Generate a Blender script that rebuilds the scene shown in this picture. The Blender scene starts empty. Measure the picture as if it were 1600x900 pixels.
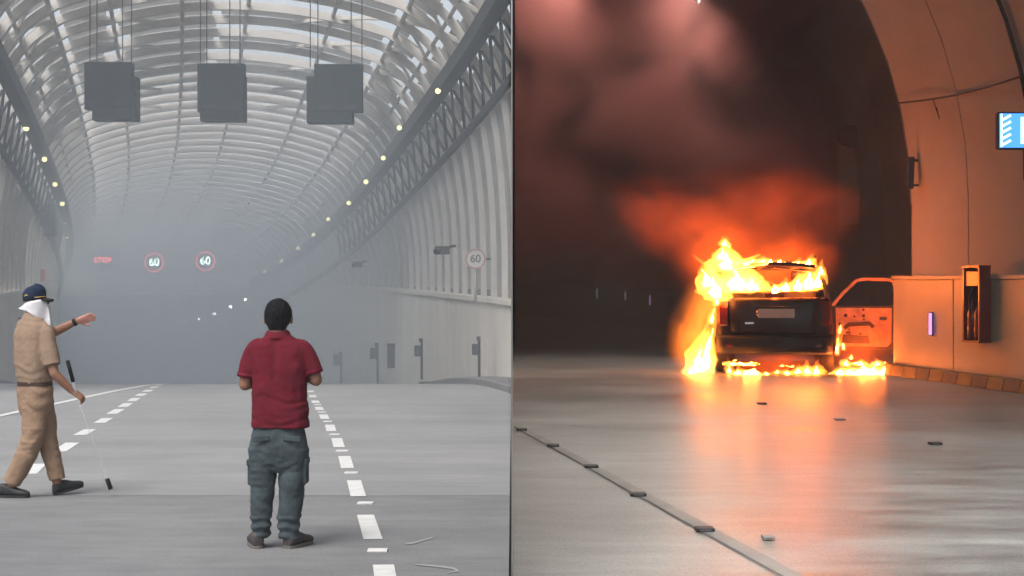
import bpy, bmesh, math, random
from mathutils import Vector, Matrix, noise
random.seed(7)
rnd = random.random
SC = bpy.context.scene
COL = SC.collection

# ------------------------------------------------------------------ camera
F = 2500.0                      # focal length in pixels of the 1600 px wide photograph
HOR = 441.0                     # row of the horizon
ZC = 1.83                       # camera height
cam = bpy.data.cameras.new('camera'); camo = bpy.data.objects.new('camera', cam); COL.objects.link(camo)
cam.sensor_fit = 'HORIZONTAL'; cam.sensor_width = 36.0; cam.lens = 36.0 * F / 1600.0
cam.shift_y = -(450 - HOR) / 1600.0
cam.clip_start = 0.1; cam.clip_end = 2000
camo.location = (0, 0, ZC); camo.rotation_euler = (math.radians(90), 0, 0)
SC.camera = camo

# ------------------------------------------------------------------ sky, sun, exposure
SUN_EL, SUN_AZ = math.radians(58), math.radians(-150)      # high, behind and to the left; veiled by cloud
w = bpy.data.worlds.new('World'); SC.world = w; w.use_nodes = True
nt = w.node_tree; nt.nodes.clear()
sky = nt.nodes.new('ShaderNodeTexSky'); sky.sky_type = 'NISHITA'; sky.sun_disc = False
sky.sun_elevation = SUN_EL; sky.sun_rotation = SUN_AZ; sky.air_density = 1.0; sky.dust_density = 5.0; sky.ozone_density = 1.0
hs = nt.nodes.new('ShaderNodeHueSaturation'); hs.inputs['Saturation'].default_value = 0.36
bg = nt.nodes.new('ShaderNodeBackground'); bg.inputs[1].default_value = 0.148
wo = nt.nodes.new('ShaderNodeOutputWorld')
nt.links.new(sky.outputs[0], hs.inputs['Color']); nt.links.new(hs.outputs[0], bg.inputs[0]); nt.links.new(bg.outputs[0], wo.inputs[0])
sl = bpy.data.lights.new('sun', 'SUN'); sl.energy = 0.9; sl.angle = math.radians(25); sl.color = (1.0, 0.96, 0.9)
so = bpy.data.objects.new('sun', sl); COL.objects.link(so)
sd = Vector((math.sin(SUN_AZ) * math.cos(SUN_EL), math.cos(SUN_AZ) * math.cos(SUN_EL), math.sin(SUN_EL)))
so.rotation_euler = sd.to_track_quat('Z', 'Y').to_euler()
so.location = (-20, -20, 40)
vs = SC.view_settings; vs.view_transform = 'Standard'; vs.look = 'None'; vs.gamma = 1.0; vs.use_curve_mapping = False
vs.exposure = 0.6
SC.render.engine = 'CYCLES'
cy = SC.cycles
cy.max_bounces = 7; cy.diffuse_bounces = 3; cy.glossy_bounces = 3; cy.transmission_bounces = 6; cy.volume_bounces = 3; cy.transparent_max_bounces = 12
cy.use_denoising = True; cy.use_adaptive_sampling = True; cy.adaptive_threshold = 0.02; cy.volume_step_rate = 1.0; cy.volume_max_steps = 256
cy.sample_clamp_indirect = 6.0; cy.caustics_reflective = False; cy.caustics_refractive = False

# ------------------------------------------------------------------ helpers
def W(px, py, s):
    """point seen at photo pixel (px, py) standing s metres in front of the camera"""
    return Vector(((px - 800) / F * s, s, ZC + (HOR - py) / F * s))

class MB:
    def __init__(self):
        self.v = []; self.f = []; self.m = []
    def add(self, vs_, fs, mi=0):
        o = len(self.v); self.v += [tuple(p) for p in vs_]
        for f in fs: self.f.append(tuple(i + o for i in f)); self.m.append(mi)
        return self
    def hexa(self, p, mi=0):            # 8 corners: bottom 0-3 ccw, top 4-7
        return self.add(p, [(3, 2, 1, 0), (4, 5, 6, 7), (0, 1, 5, 4), (1, 2, 6, 5), (2, 3, 7, 6), (3, 0, 4, 7)], mi)
    def box(self, c, sz, rot=None, mi=0):
        c = Vector(c); h = Vector(sz) / 2
        p = [Vector((x, y, z)) for z in (-h.z, h.z) for x, y in ((-h.x, -h.y), (h.x, -h.y), (h.x, h.y), (-h.x, h.y))]
        if rot is not None: p = [rot @ q for q in p]
        return self.hexa([c + q for q in p], mi)
    def rings(self, R, cap=True, mi=0, closed=True):
        n = len(R[0]); vv = [p for r in R for p in r]; fs = []
        for i in range(len(R) - 1):
            for j in range(n if closed else n - 1):
                k = (j + 1) % n
                fs.append((i * n + j, i * n + k, (i + 1) * n + k, (i + 1) * n + j))
        if cap and closed:
            fs.append(tuple(range(n - 1, -1, -1))); fs.append(tuple((len(R) - 1) * n + j for j in range(n)))
        return self.add(vv, fs, mi)
    def tube(self, pts, r, n=8, mi=0, ref=None):
        pts = [Vector(p) for p in pts]; R = []
        rs = r if isinstance(r, (list, tuple)) else [r] * len(pts)
        for i, p in enumerate(pts):
            t = (pts[min(i + 1, len(pts) - 1)] - pts[max(i - 1, 0)]).normalized()
            a = Vector(ref) if ref is not None else (Vector((0, 0, 1)) if abs(t.z) < 0.9 else Vector((0, 1, 0)))
            u = t.cross(a).normalized(); v = u.cross(t)
            rr = rs[i] if isinstance(rs[i], (list, tuple)) else (rs[i], rs[i])
            R.append([p + u * math.cos(2 * math.pi * j / n) * rr[0] + v * math.sin(2 * math.pi * j / n) * rr[1] for j in range(n)])
        return self.rings(R, True, mi)
    def sweep(self, pts, wid, dep, nrm, mi=0):
        """rectangular bar along pts; wid along nrm (constant vector), dep across"""
        pts = [Vector(p) for p in pts]; R = []; nrm = Vector(nrm).normalized()
        for i, p in enumerate(pts):
            t = (pts[min(i + 1, len(pts) - 1)] - pts[max(i - 1, 0)]).normalized()
            d = t.cross(nrm).normalized()
            a, b = nrm * wid / 2, d * dep / 2
            R.append([p - a - b, p + a - b, p + a + b, p - a + b])
        return self.rings(R, True, mi)
    def mesh(self, name='mesh'):
        me = bpy.data.meshes.new(name); me.from_pydata(self.v, [], self.f)
        for i, p in enumerate(me.polygons): p.material_index = self.m[i]
        me.validate(); me.update()
        bm = bmesh.new(); bm.from_mesh(me); bmesh.ops.recalc_face_normals(bm, faces=bm.faces); bm.to_mesh(me); bm.free()
        return me
    def build(self, name, mat, parent=None, smooth=False, clip=None, bevel=0.0):
        me = self.mesh(name)
        if clip is not None or bevel:
            bm = bmesh.new(); bm.from_mesh(me)
            if clip is not None:
                bmesh_clip(bm, clip)
            if bevel and bm.edges:
                bmesh.ops.bevel(bm, geom=list(bm.edges), offset=bevel, segments=2, affect='EDGES', profile=0.5)
            bm.to_mesh(me); bm.free()
        if not me.polygons:
            bpy.data.meshes.remove(me); return None
        return link(name, me, mat, parent, smooth)

def bmesh_clip(bm, side):
    """keep x<=-0.02 ('neg') or x>=0.02 ('pos'): the bores end at the dividing wall"""
    x = -0.02 if side == 'neg' else 0.02
    g = list(bm.verts) + list(bm.edges) + list(bm.faces)
    r = bmesh.ops.bisect_plane(bm, geom=g, plane_co=(x, 0, 0), plane_no=(1, 0, 0), clear_outer=side == 'neg', clear_inner=side == 'pos')
    ed = [e for e in r['geom_cut'] if isinstance(e, bmesh.types.BMEdge)]
    if ed:
        try: bmesh.ops.holes_fill(bm, edges=ed)
        except Exception: pass

def link(name, me, mat, parent=None, smooth=False):
    o = bpy.data.objects.new(name, me); COL.objects.link(o)
    for m in (mat if isinstance(mat, (list, tuple)) else [mat]):
        if m is not None: me.materials.append(m)
    if smooth:
        for p in me.polygons: p.use_smooth = True
    if parent is not None:
        o.parent = parent
        o.matrix_parent_inverse = Matrix.Translation(-Vector(parent.location)) if parent.type == 'EMPTY' and parent.rotation_euler.z == 0 else parent.matrix_world.inverted()
    return o
def empty(name, loc=(0, 0, 0)):
    o = bpy.data.objects.new(name, None); COL.objects.link(o); o.location = loc; o.empty_display_size = 0.2
    o.matrix_world = Matrix.Translation(loc)
    return o
def tag(o, label=None, cat=None, group=None, kind=None):
    if o is None: return o
    if label: o['label'] = label
    if cat: o['category'] = cat
    if group: o['group'] = group
    if kind: o['kind'] = kind
    return o

# ------------------------------------------------------------------ materials
def mat(name, col, rough=0.8, var=0.15, scale=3.0, bump=0.0, bscale=40.0, metal=0.0, spec=0.4, col2=None, stretch=(1, 1, 1), rvar=0.0):
    m = bpy.data.materials.new(name); m.use_nodes = True; t = m.node_tree; N = t.nodes; L = t.links
    b = N['Principled BSDF']; b.inputs['Roughness'].default_value = rough; b.inputs['Metallic'].default_value = metal
    b.inputs['Specular IOR Level'].default_value = spec
    tc = N.new('ShaderNodeTexCoord'); mp = N.new('ShaderNodeMapping'); mp.inputs['Scale'].default_value = stretch
    L.new(tc.outputs['Object'], mp.inputs[0])
    nz = N.new('ShaderNodeTexNoise'); nz.inputs['Scale'].default_value = scale; nz.inputs['Detail'].default_value = 6; nz.inputs['Roughness'].default_value = 0.62
    L.new(mp.outputs[0], nz.inputs['Vector'])
    cr = N.new('ShaderNodeValToRGB'); c = Vector(col)
    c2 = Vector(col2) if col2 else c * (1 + var)
    cr.color_ramp.elements[0].position = 0.3; cr.color_ramp.elements[1].position = 0.7
    cr.color_ramp.elements[0].color = (*(c * (1 - var)), 1); cr.color_ramp.elements[1].color = (*c2, 1)
    L.new(nz.outputs['Fac'], cr.inputs[0]); L.new(cr.outputs[0], b.inputs['Base Color'])
    if rvar:
        mr = N.new('ShaderNodeMapRange'); mr.inputs['From Min'].default_value = 0.35; mr.inputs['From Max'].default_value = 0.65
        mr.inputs['To Min'].default_value = rough - rvar; mr.inputs['To Max'].default_value = rough + rvar
        L.new(nz.outputs['Fac'], mr.inputs[0]); L.new(mr.outputs[0], b.inputs['Roughness'])
    if bump:
        n2 = N.new('ShaderNodeTexNoise'); n2.inputs['Scale'].default_value = bscale; n2.inputs['Detail'].default_value = 4
        L.new(mp.outputs[0], n2.inputs['Vector'])
        bu = N.new('ShaderNodeBump'); bu.inputs['Strength'].default_value = bump; bu.inputs['Distance'].default_value = 0.02
        L.new(n2.outputs['Fac'], bu.inputs['Height']); L.new(bu.outputs[0], b.inputs['Normal'])
    return m

def road_mat(name, a, b_, rough=0.85, gloss=False, lo=0.40, hi=0.60):
    """worn road slab: broad cross streaks, blotches, fine grit"""
    m = bpy.data.materials.new(name); m.use_nodes = True; t = m.node_tree; N = t.nodes; L = t.links
    b = N['Principled BSDF']; b.inputs['Specular IOR Level'].default_value = 0.32 if gloss else 0.3
    tc = N.new('ShaderNodeTexCoord')
    def nz(sc, stretch, det=5):
        mp = N.new('ShaderNodeMapping'); mp.inputs['Scale'].default_value = stretch; L.new(tc.outputs['Object'], mp.inputs[0])
        n = N.new('ShaderNodeTexNoise'); n.inputs['Scale'].default_value = sc; n.inputs['Detail'].default_value = det; n.inputs['Roughness'].default_value = 0.6
        L.new(mp.outputs[0], n.inputs['Vector']); return n.outputs['Fac']
    n1 = nz(0.9, (0.16, 1.1, 1)); n2 = nz(0.6, (0.8, 0.35, 1)); n3 = nz(60, (1, 1, 1), 3); n4 = nz(5.0, (0.35, 1.0, 1))
    def mx(x, y, f):
        q = N.new('ShaderNodeMix'); q.data_type = 'FLOAT'; q.inputs[0].default_value = f; L.new(x, q.inputs[2]); L.new(y, q.inputs[3]); return q.outputs[0]
    v = mx(mx(n1, n2, 0.45), n4, 0.3)
    v2 = mx(v, n3, 0.2)
    cr = N.new('ShaderNodeValToRGB'); e = cr.color_ramp.elements
    e[0].position = lo; e[0].color = (*a, 1); e[1].position = hi; e[1].color = (*b_, 1)
    L.new(v2, cr.inputs[0]); L.new(cr.outputs[0], b.inputs['Base Color'])
    mr = N.new('ShaderNodeMapRange'); mr.inputs[1].default_value = 0.36; mr.inputs[2].default_value = 0.62
    mr.inputs[3].default_value = rough - (0.08 if gloss else 0.08); mr.inputs[4].default_value = rough + (0.12 if gloss else 0.08)
    L.new(v, mr.inputs[0]); L.new(mr.outputs[0], b.inputs['Roughness'])
    bu = N.new('ShaderNodeBump'); bu.inputs['Strength'].default_value = 0.25; bu.inputs['Distance'].default_value = 0.01
    L.new(n3, bu.inputs['Height']); L.new(bu.outputs[0], b.inputs['Normal'])
    return m

def emis(name, col, st):
    m = bpy.data.materials.new(name); m.use_nodes = True; t = m.node_tree; t.nodes.clear()
    e = t.nodes.new('ShaderNodeEmission'); e.inputs[0].default_value = (*col, 1); e.inputs[1].default_value = st
    o = t.nodes.new('ShaderNodeOutputMaterial'); t.links.new(e.outputs[0], o.inputs[0]); return m

def volume(name, col, dens, aniso=0.0, absorb=None):
    m = bpy.data.materials.new(name); m.use_nodes = True; t = m.node_tree; t.nodes.clear()
    p = t.nodes.new('ShaderNodeVolumePrincipled'); p.inputs['Color'].default_value = (*col, 1); p.inputs['Density'].default_value = dens
    p.inputs['Anisotropy'].default_value = aniso
    if absorb: p.inputs['Absorption Color'].default_value = (*absorb, 1)
    o = t.nodes.new('ShaderNodeOutputMaterial'); t.links.new(p.outputs[0], o.inputs['Volume']); return m

M = {}
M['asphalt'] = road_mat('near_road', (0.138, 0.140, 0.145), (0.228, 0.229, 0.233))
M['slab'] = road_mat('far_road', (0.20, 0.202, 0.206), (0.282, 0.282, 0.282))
M['bore_floor'] = road_mat('bore_floor', (0.10, 0.10, 0.097), (0.35, 0.362, 0.352), rough=0.35, gloss=True, lo=0.405, hi=0.595)
M['paint'] = mat('road_paint', (0.60, 0.60, 0.59), 0.7, 0.12, 9, 0.1, 60)
M['chalk'] = mat('scuff_chalk', (0.27, 0.27, 0.27), 0.9, 0.12, 12)
M['verge'] = mat('verge_concrete', (0.17, 0.165, 0.165), 0.9, 0.15, 2.0, 0.2, 50)
M['kerb'] = mat('kerb_concrete', (0.22, 0.215, 0.21), 0.9, 0.15, 3, 0.2, 50)
M['concrete'] = mat('wall_concrete', (0.64, 0.60, 0.54), 0.88, 0.10, 0.8, 0.15, 25, stretch=(1, 1, 0.35))
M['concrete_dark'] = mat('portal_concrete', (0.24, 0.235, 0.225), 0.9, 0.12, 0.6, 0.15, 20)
M['steel'] = mat('painted_canopy_steel', (0.60, 0.565, 0.52), 0.55, 0.08, 2.0, spec=0.35)
M['fin'] = mat('pale_fin_steel', (0.58, 0.56, 0.53), 0.5, 0.06, 2.0, spec=0.35)
M['tray'] = mat('cable_tray', (0.065, 0.07, 0.075), 0.6, 0.2, 5.0)
M['box_grey'] = mat('signal_housing', (0.050, 0.063, 0.075), 0.6, 0.1, 3.0)
M['dark'] = mat('dark_metal', (0.03, 0.03, 0.032), 0.55, 0.2, 6.0)
M['black'] = mat('black_rubber', (0.012, 0.012, 0.013), 0.7, 0.2, 10.0)
M['partition'] = mat('partition_steel', (0.20, 0.20, 0.20), 0.6, 0.1, 2.0)
M['earth'] = mat('earth', (0.13, 0.12, 0.09), 0.95, 0.3, 0.3, 0.3, 8)
M['lamp_on'] = emis('lit_lamp', (1.0, 0.93, 0.46), 1.25)
M['lamp_far'] = emis('lit_lamp_white', (1.0, 0.98, 0.9), 16.0)
M['led_red'] = emis('led_red', (1.0, 0.08, 0.12), 9.0)
M['led_white'] = emis('led_white', (0.75, 1.0, 0.92), 11.0)
M['plate_white'] = mat('sign_white', (0.62, 0.60, 0.58), 0.6, 0.05, 4)
M['sign_red'] = mat('sign_red_ring', (0.45, 0.30, 0.28), 0.6, 0.05, 4)
M['sign_ink'] = mat('sign_ink', (0.22, 0.20, 0.20), 0.6, 0.05, 4)

def panel_material(nm, mixv, k=1.0):
    m = bpy.data.materials.new(nm); m.use_nodes = True; t = m.node_tree; t.nodes.clear(); N = t.nodes; L = t.links
    tc = N.new('ShaderNodeTexCoord'); n = N.new('ShaderNodeTexNoise'); n.inputs['Scale'].default_value = 0.7; n.inputs['Detail'].default_value = 4
    L.new(tc.outputs['Object'], n.inputs['Vector'])
    cr = N.new('ShaderNodeValToRGB'); cr.color_ramp.elements[0].position = 0.3; cr.color_ramp.elements[1].position = 0.7
    cr.color_ramp.elements[0].color = (0.72 * k, 0.70 * k, 0.68 * k, 1); cr.color_ramp.elements[1].color = (0.86 * k, 0.85 * k, 0.83 * k, 1)
    L.new(n.outputs['Fac'], cr.inputs[0])
    d = N.new('ShaderNodeBsdfDiffuse'); tr = N.new('ShaderNodeBsdfTranslucent'); mx = N.new('ShaderNodeMixShader'); mx.inputs[0].default_value = mixv
    L.new(cr.outputs[0], d.inputs[0]); L.new(cr.outputs[0], tr.inputs[0]); L.new(d.outputs[0], mx.inputs[1]); L.new(tr.outputs[0], mx.inputs[2])
    o = N.new('ShaderNodeOutputMaterial'); L.new(mx.outputs[0], o.inputs[0]); return m
M['sheet'] = panel_material('translucent_sheet', 0.85)
M['sheet_near'] = panel_material('near_bay_sheet', 0.46, 0.86)  # darker, less translucent sheet for the near bays

# ================================================================== LEFT: the ramp, its canopy and the tunnel mouth
HEAD = [(-60, -0.148), (30, -0.148), (40, -0.20), (60, -0.225), (72, -0.26), (85, -0.32), (110, -0.42), (200, -0.5)]
def heading(s):
    for (a, ha), (b, hb) in zip(HEAD, HEAD[1:]):
        if s <= b: return ha + (hb - ha) * (s - a) / (b - a)
    return HEAD[-1][1]
_c = {}
def centre(s):                                        # X of the carriageway's middle at depth s
    k = round(s * 4)
    if not _c:
        x = -3.32; _c[66] = x                         # s = 16.5
        for i in range(66, 720): x += heading((i + 0.5) / 4) / 4; _c[i + 1] = x
        x = -3.32
        for i in range(66, -200, -1): x -= heading((i - 0.5) / 4) / 4; _c[i - 1] = x
    a = math.floor(s * 4); f = s * 4 - a
    return _c[a] * (1 - f) + _c[a + 1] * f
_r = {}
def road_z(s):                                        # world height of the road: gentle fall, then a crest and the ramp down
    if not _r:
        z = 0.0
        for i in range(0, 800):
            _r[i] = z; q = i / 4 + 0.125
            g = 0.019 + (0.09 - 0.019) * min(1, max(0, (q - 34) / 8)); z -= g / 4
    if s <= 0: return ZC - 1.62 - 0.019 * s
    a = math.floor(s * 4); f = s * 4 - a
    return ZC - 1.62 + _r[a] * (1 - f) + _r[a + 1] * f
def lamp_z(s): return ZC + 4.56 - 0.103 * (s - 47.5)  # height of the lamp line, which dives with the canopy
def top_z(s): return ZC - 0.41 + 0.009 * (s - 35)     # top of the retaining walls
S0, S1 = 31.0, 94.0

def strip(u0, u1, s0, s1, dz, n=60, thick=None, zf=road_z, absX=None):
    mb = MB(); vv = []; fs = []
    cols = 5
    for i in range(n + 1):
        s = s0 + (s1 - s0) * i / n
        for j in range(cols):
            u = u0 + (u1 - u0) * j / (cols - 1)
            x = centre(s) + u if absX is None else absX[0] + (absX[1] - absX[0]) * j / (cols - 1)
            vv.append((x, s, zf(s) + dz))
    for i in range(n):
        for j in range(cols - 1):
            a = i * cols + j; fs.append((a, a + 1, a + cols + 1, a + cols))
    return mb.add(vv, fs)

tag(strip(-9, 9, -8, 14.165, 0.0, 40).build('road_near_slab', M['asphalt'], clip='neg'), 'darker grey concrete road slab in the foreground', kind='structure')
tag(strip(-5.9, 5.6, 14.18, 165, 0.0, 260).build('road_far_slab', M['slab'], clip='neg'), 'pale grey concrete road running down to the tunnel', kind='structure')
# the recessed joint between the two slabs and a bed under everything
tag(strip(-30, 16, -8, 30, -0.025, 40).build('ground_bed', M['kerb'], clip='neg'), 'ground under the road slabs', kind='structure')
tag(strip(-12, -5.9, 14.2, 50, -0.004, 60).build('shoulder_paving', M['slab'], clip='neg'), kind='structure')
# verges with their kerbs
def verge(u0, u1, s0, s1, name):
    mb = MB(); R = []
    n = 110
    for i in range(n + 1):
        s = s0 + (s1 - s0) * i / n; z = road_z(s); c = centre(s)
        sg = 1 if u1 > u0 else -1
        R.append([(c + u0, s, z - 0.05), (c + u0, s, z + 0.13), (c + u0 + sg * 0.03, s, z + 0.16), (c + u1, s, z + 0.2), (c + u1, s, z - 0.05)])
    mb.rings(R, False, 0, closed=False)
    return mb
tag(verge(5.6, 6.9, 22, 165, 'v').build('verge_pavement', M['verge'], clip='neg'), kind='structure')
tag(verge(-5.9, -6.9, 36, 165, 'v').build('verge_pavement', M['verge'], clip='neg'), kind='structure')
# terrain left of the ramp
def terr_z(s):
    t = min(1, max(0, (s - 30) / 14)); return road_z(min(s, 30)) * (1 - t) + top_z(s) * t - 0.06
mb = MB(); vv = []; fs = []
for i in range(46):
    s = -150 + i * 8.0
    for x in (-180, -110, -60, None):
        sc = min(max(s, -45), 175)
        xx = centre(sc) - (6.75 if s > 40 else 30 if s < 20 else 30 - 23.2 * (s - 20) / 20) if x is None else x
        vv.append((min(xx, -20) if x is None and s > 100 else xx, s, terr_z(s)))
for i in range(45):
    for j in range(3): a = i * 4 + j; fs.append((a, a + 1, a + 5, a + 4))
tag(mb.add(vv, fs).build('terrain', M['earth']), kind='structure')
tag(MB().box((20, -65, ZC - 1.66), (160, 130, 0.05)).build('forecourt_ground', M['kerb']), kind='structure')

# ---- painted lines
def floor_left(px, py):
    s = 1.62 / ((py - HOR) / F - 0.019); s = max(2, s)
    return Vector(((px - 800) / F * s, s, 0))
def paint_quad(p0, p1, wid, name, parent, matl, dz=0.004):
    """a thin paint bar from p0 to p1 on the left road, following its fall"""
    a, b = Vector((p0.x, p0.y, 0)), Vector((p1.x, p1.y, 0)); d = (b - a).normalized(); nn = Vector((-d.y, d.x, 0)) * wid / 2
    mb = MB(); vv = []; fs = []; n = max(1, int((b - a).length / 1.5))
    for i in range(n + 1):
        c = a.lerp(b, i / n)
        for q in (c + nn, c - nn): vv.append((q.x, q.y, road_z(q.y) + dz))
    for i in range(n): fs.append((2 * i, 2 * i + 1, 2 * i + 3, 2 * i + 2))
    return mb.add(vv, fs).build(name, matl, parent)
def lane_line(dashes, bars, wid, label):
    e = empty('lane_line', floor_left(*dashes[0][0])); tag(e, label, kind='structure')
    for (a, b) in dashes: paint_quad(floor_left(*a), floor_left(*b), wid, 'dash', e, M['paint'])
    for (px, py) in bars:
        p = floor_left(px, py); h = 0.055
        mb = MB(); z = road_z(p.y)
        mb.box((p.x, p.y, z + 0.006), (wid * 1.0, 2 * h, 0.012)); mb.build('road_stud', M['paint'], e, bevel=0.003)
lane_line([((606, 925), (599, 883)), ((583, 843), (571, 805)), ((560, 776), (553, 751)), ((543, 732), (538, 713)), ((530, 699), (526, 685)), ((518, 674), (515, 664)),
           ((508, 655), (505, 648)), ((500, 641), (497.5, 636)), ((494, 630), (492, 626)), ((489.5, 621), (488, 617.5)), ((486, 613), (484.5, 610.5))],
          [(590, 861), (571, 787), (549, 739.5), (534.5, 705), (523, 679.3), (512, 659), (503, 644.2), (496, 632.8)], 0.135, 'white dashed lane line with studs right of the man in red')
lane_line([((44, 741), (60, 725)), ((92, 706), (113, 692)), ((124, 680), (141, 671)), ((155, 661), (168, 653.5)), ((174, 647), (187, 639.5)), ((191, 636), (201, 630)),
           ((205, 627), (213, 622)), ((217, 619), (224, 615)), ((228, 612.5), (234, 609)), ((238, 606.5), (243, 603.5)), ((247, 601.5), (251, 599.3))], [], 0.17, 'white dashed lane line behind the policeman')
e = empty('edge_line', floor_left(0, 650)); tag(e, 'solid white edge line curving away left of the dashes', kind='structure')
for a, b in zip([(-60, 663), (0, 650), (60, 637), (120, 624), (180, 611), (230, 601)], [(0, 650), (60, 637), (120, 624), (180, 611), (230, 601), (262, 595)]):
    paint_quad(floor_left(*a), floor_left(*b), 0.15, 'line_segment', e, M['paint'], 0.008)
# chalky scuffs on the near slab
def scuff(pts, r, label):
    mb = MB(); vv = []; fs = []
    P = [floor_left(*p) for p in pts]
    for i, p in enumerate(P):
        k = 0.35 + 0.65 * math.sin(math.pi * (i + 0.4) / len(P))
        vv += [(p.x, p.y - r * k, road_z(p.y) + 0.005), (p.x, p.y + r * k, road_z(p.y) + 0.005)]
    for i in range(len(P) - 1): fs.append((2 * i, 2 * i + 2, 2 * i + 3, 2 * i + 1))
    tag(mb.add(vv, fs).build('scuff_mark', M['chalk']), label, kind='structure')
scuff([(648, 883), (668, 884.5), (690, 886.5), (708, 889), (716, 893), (700, 896)], 0.035, 'curved pale scuff on the road near the frame edge')
scuff([(634, 851), (648, 849), (660, 845), (676, 841)], 0.045, 'short pale scuff right of the lane line')
mbp = MB(); p = floor_left(662, 591); mbp.box((p.x, p.y, road_z(p.y) + 0.02), (0.22, 0.5, 0.04)); tag(mbp.build('drain_lid', M['dark'], bevel=0.01), 'dark drain lid by the right kerb', 'lid')

# ---- retaining walls of concrete panels
def retaining(u, s0, s1, label, step=3.0):
    sg = 1 if u > 0 else -1
    o = empty('retaining_wall', (centre(s0) + u, s0, road_z(s0))); tag(o, label, 'wall')
    core = MB(); R = []
    n = 60
    for i in range(n + 1):
        s = s0 + (s1 - s0) * i / n; c = centre(s) + u
        R.append([(c + sg * 0.06, s, road_z(s) - 0.3), (c + sg * 0.06, s, top_z(s) - 0.05), (c + sg * 0.4, s, top_z(s) - 0.05), (c + sg * 0.4, s, road_z(s) - 0.3)])
    core.rings(R).build('wall_core', M['kerb'], o, clip='neg')
    s = s0
    while s < s1 - 0.1:
        e_ = min(s + step, s1); g = 0.022; pr = rnd() * 0.018
        P = []
        for (zz) in (0, 1):
            for (q, off) in ((s + g, 0), (e_ - g, 0), (e_ - g, 0.055), (s + g, 0.055)):
                P.append((centre(q) + u + sg * (off + 0.0) - sg * pr, q, (road_z(q) + 0.1) if zz == 0 else top_z(q) - 0.12))
        MB().hexa(P).build('wall_panel', M['concrete'], o, clip='neg')
        s = e_
    cap = MB(); R = []
    for i in range(n + 1):
        s = s0 + (s1 - s0) * i / n; c = centre(s) + u; z = top_z(s)
        R.append([(c - sg * 0.07, s, z - 0.117), (c - sg * 0.07, s, z), (c + sg * 0.45, s, z), (c + sg * 0.45, s, z - 0.117)])
    cap.rings(R).build('coping', M['concrete'], o, clip='neg')
    return o
retaining(6.26, 33.0, 95.0, 'pale concrete retaining wall right of the road under the ribbed canopy')
retaining(-6.3, 44.0, 95.0, 'pale concrete retaining wall behind the policeman under the ribbed canopy')

# ---- canopy
can = empty('tunnel_canopy', (centre(40) + 6.3, 40, road_z(40))); tag(can, 'ribbed arched steel canopy with translucent sheets over the tunnel ramp', 'canopy')
RIB_OUT = 0.2                                           # ribs stand behind the cable tray
def roofpt(u, s, off=0.0):                             # arched roof between the two kinks
    k = max(-1, min(1, u / 4.4)); off += RIB_OUT
    return Vector((centre(s) + u, s, lamp_z(s) + 1.62 + 0.75 * (1 - k * k) + off))
def haunch(side, t, s, off=0.0):                       # from the lamp tray (t=0) up to the kink (t=1)
    bow = math.sin(math.pi * t) * 0.16; off += RIB_OUT
    return Vector((centre(s) + side * (5.75 - 1.35 * t + bow + off * 0.7), s, lamp_z(s) + 0.15 + 1.47 * t + bow * 0.5 + off * 0.7))
def truss(side, t, s, off=0.0):                        # lower chord (t=0) to the tray (t=1)
    off += RIB_OUT
    return Vector((centre(s) + side * (6.2 - 0.4 * t + 0.12 * math.sin(math.pi * t) + off), s, lamp_z(s) - 1.4 + 1.45 * t))
def sidewall(side, t, s, off=0.0):                     # wall top (t=0) to the lower chord (t=1)
    z0, z1 = top_z(s), lamp_z(s) - 1.4
    return Vector((centre(s) + side * (6.5 - 0.3 * t ** 2.6 + off), s, z0 + (z1 - z0) * t))
PITCH = 1.4
SS = [S0 + PITCH * i for i in range(int((S1 - S0) / PITCH) + 1)]
for s in SS:
    pts = [truss(-1, t / 3, s) for t in range(0, 3)] + [haunch(-1, t / 5, s) for t in range(0, 5)]
    pts += [roofpt(-4.4 + 8.8 * i / 20, s) for i in range(21)]
    pts += [haunch(1, t / 5, s) for t in range(4, -1, -1)] + [truss(1, t / 3, s) for t in range(2, -1, -1)]
    MB().sweep(pts, 0.17, 0.22, (0, 1, 0)).build('rib', M['steel'], can, clip='neg')
# fins below the lower chord
for side in (1, -1):
    for s in SS:
        for q in (s,):
            if lamp_z(q) - 1.4 < top_z(q) + 0.15 or q > S1: continue
            if side < 0 and q < 46: continue
            MB().sweep([sidewall(side, t / 8, q) for t in range(9)], 0.12, 0.15, (0, 1, 0)).build('fin', M['fin'], can, clip='neg')
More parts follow.
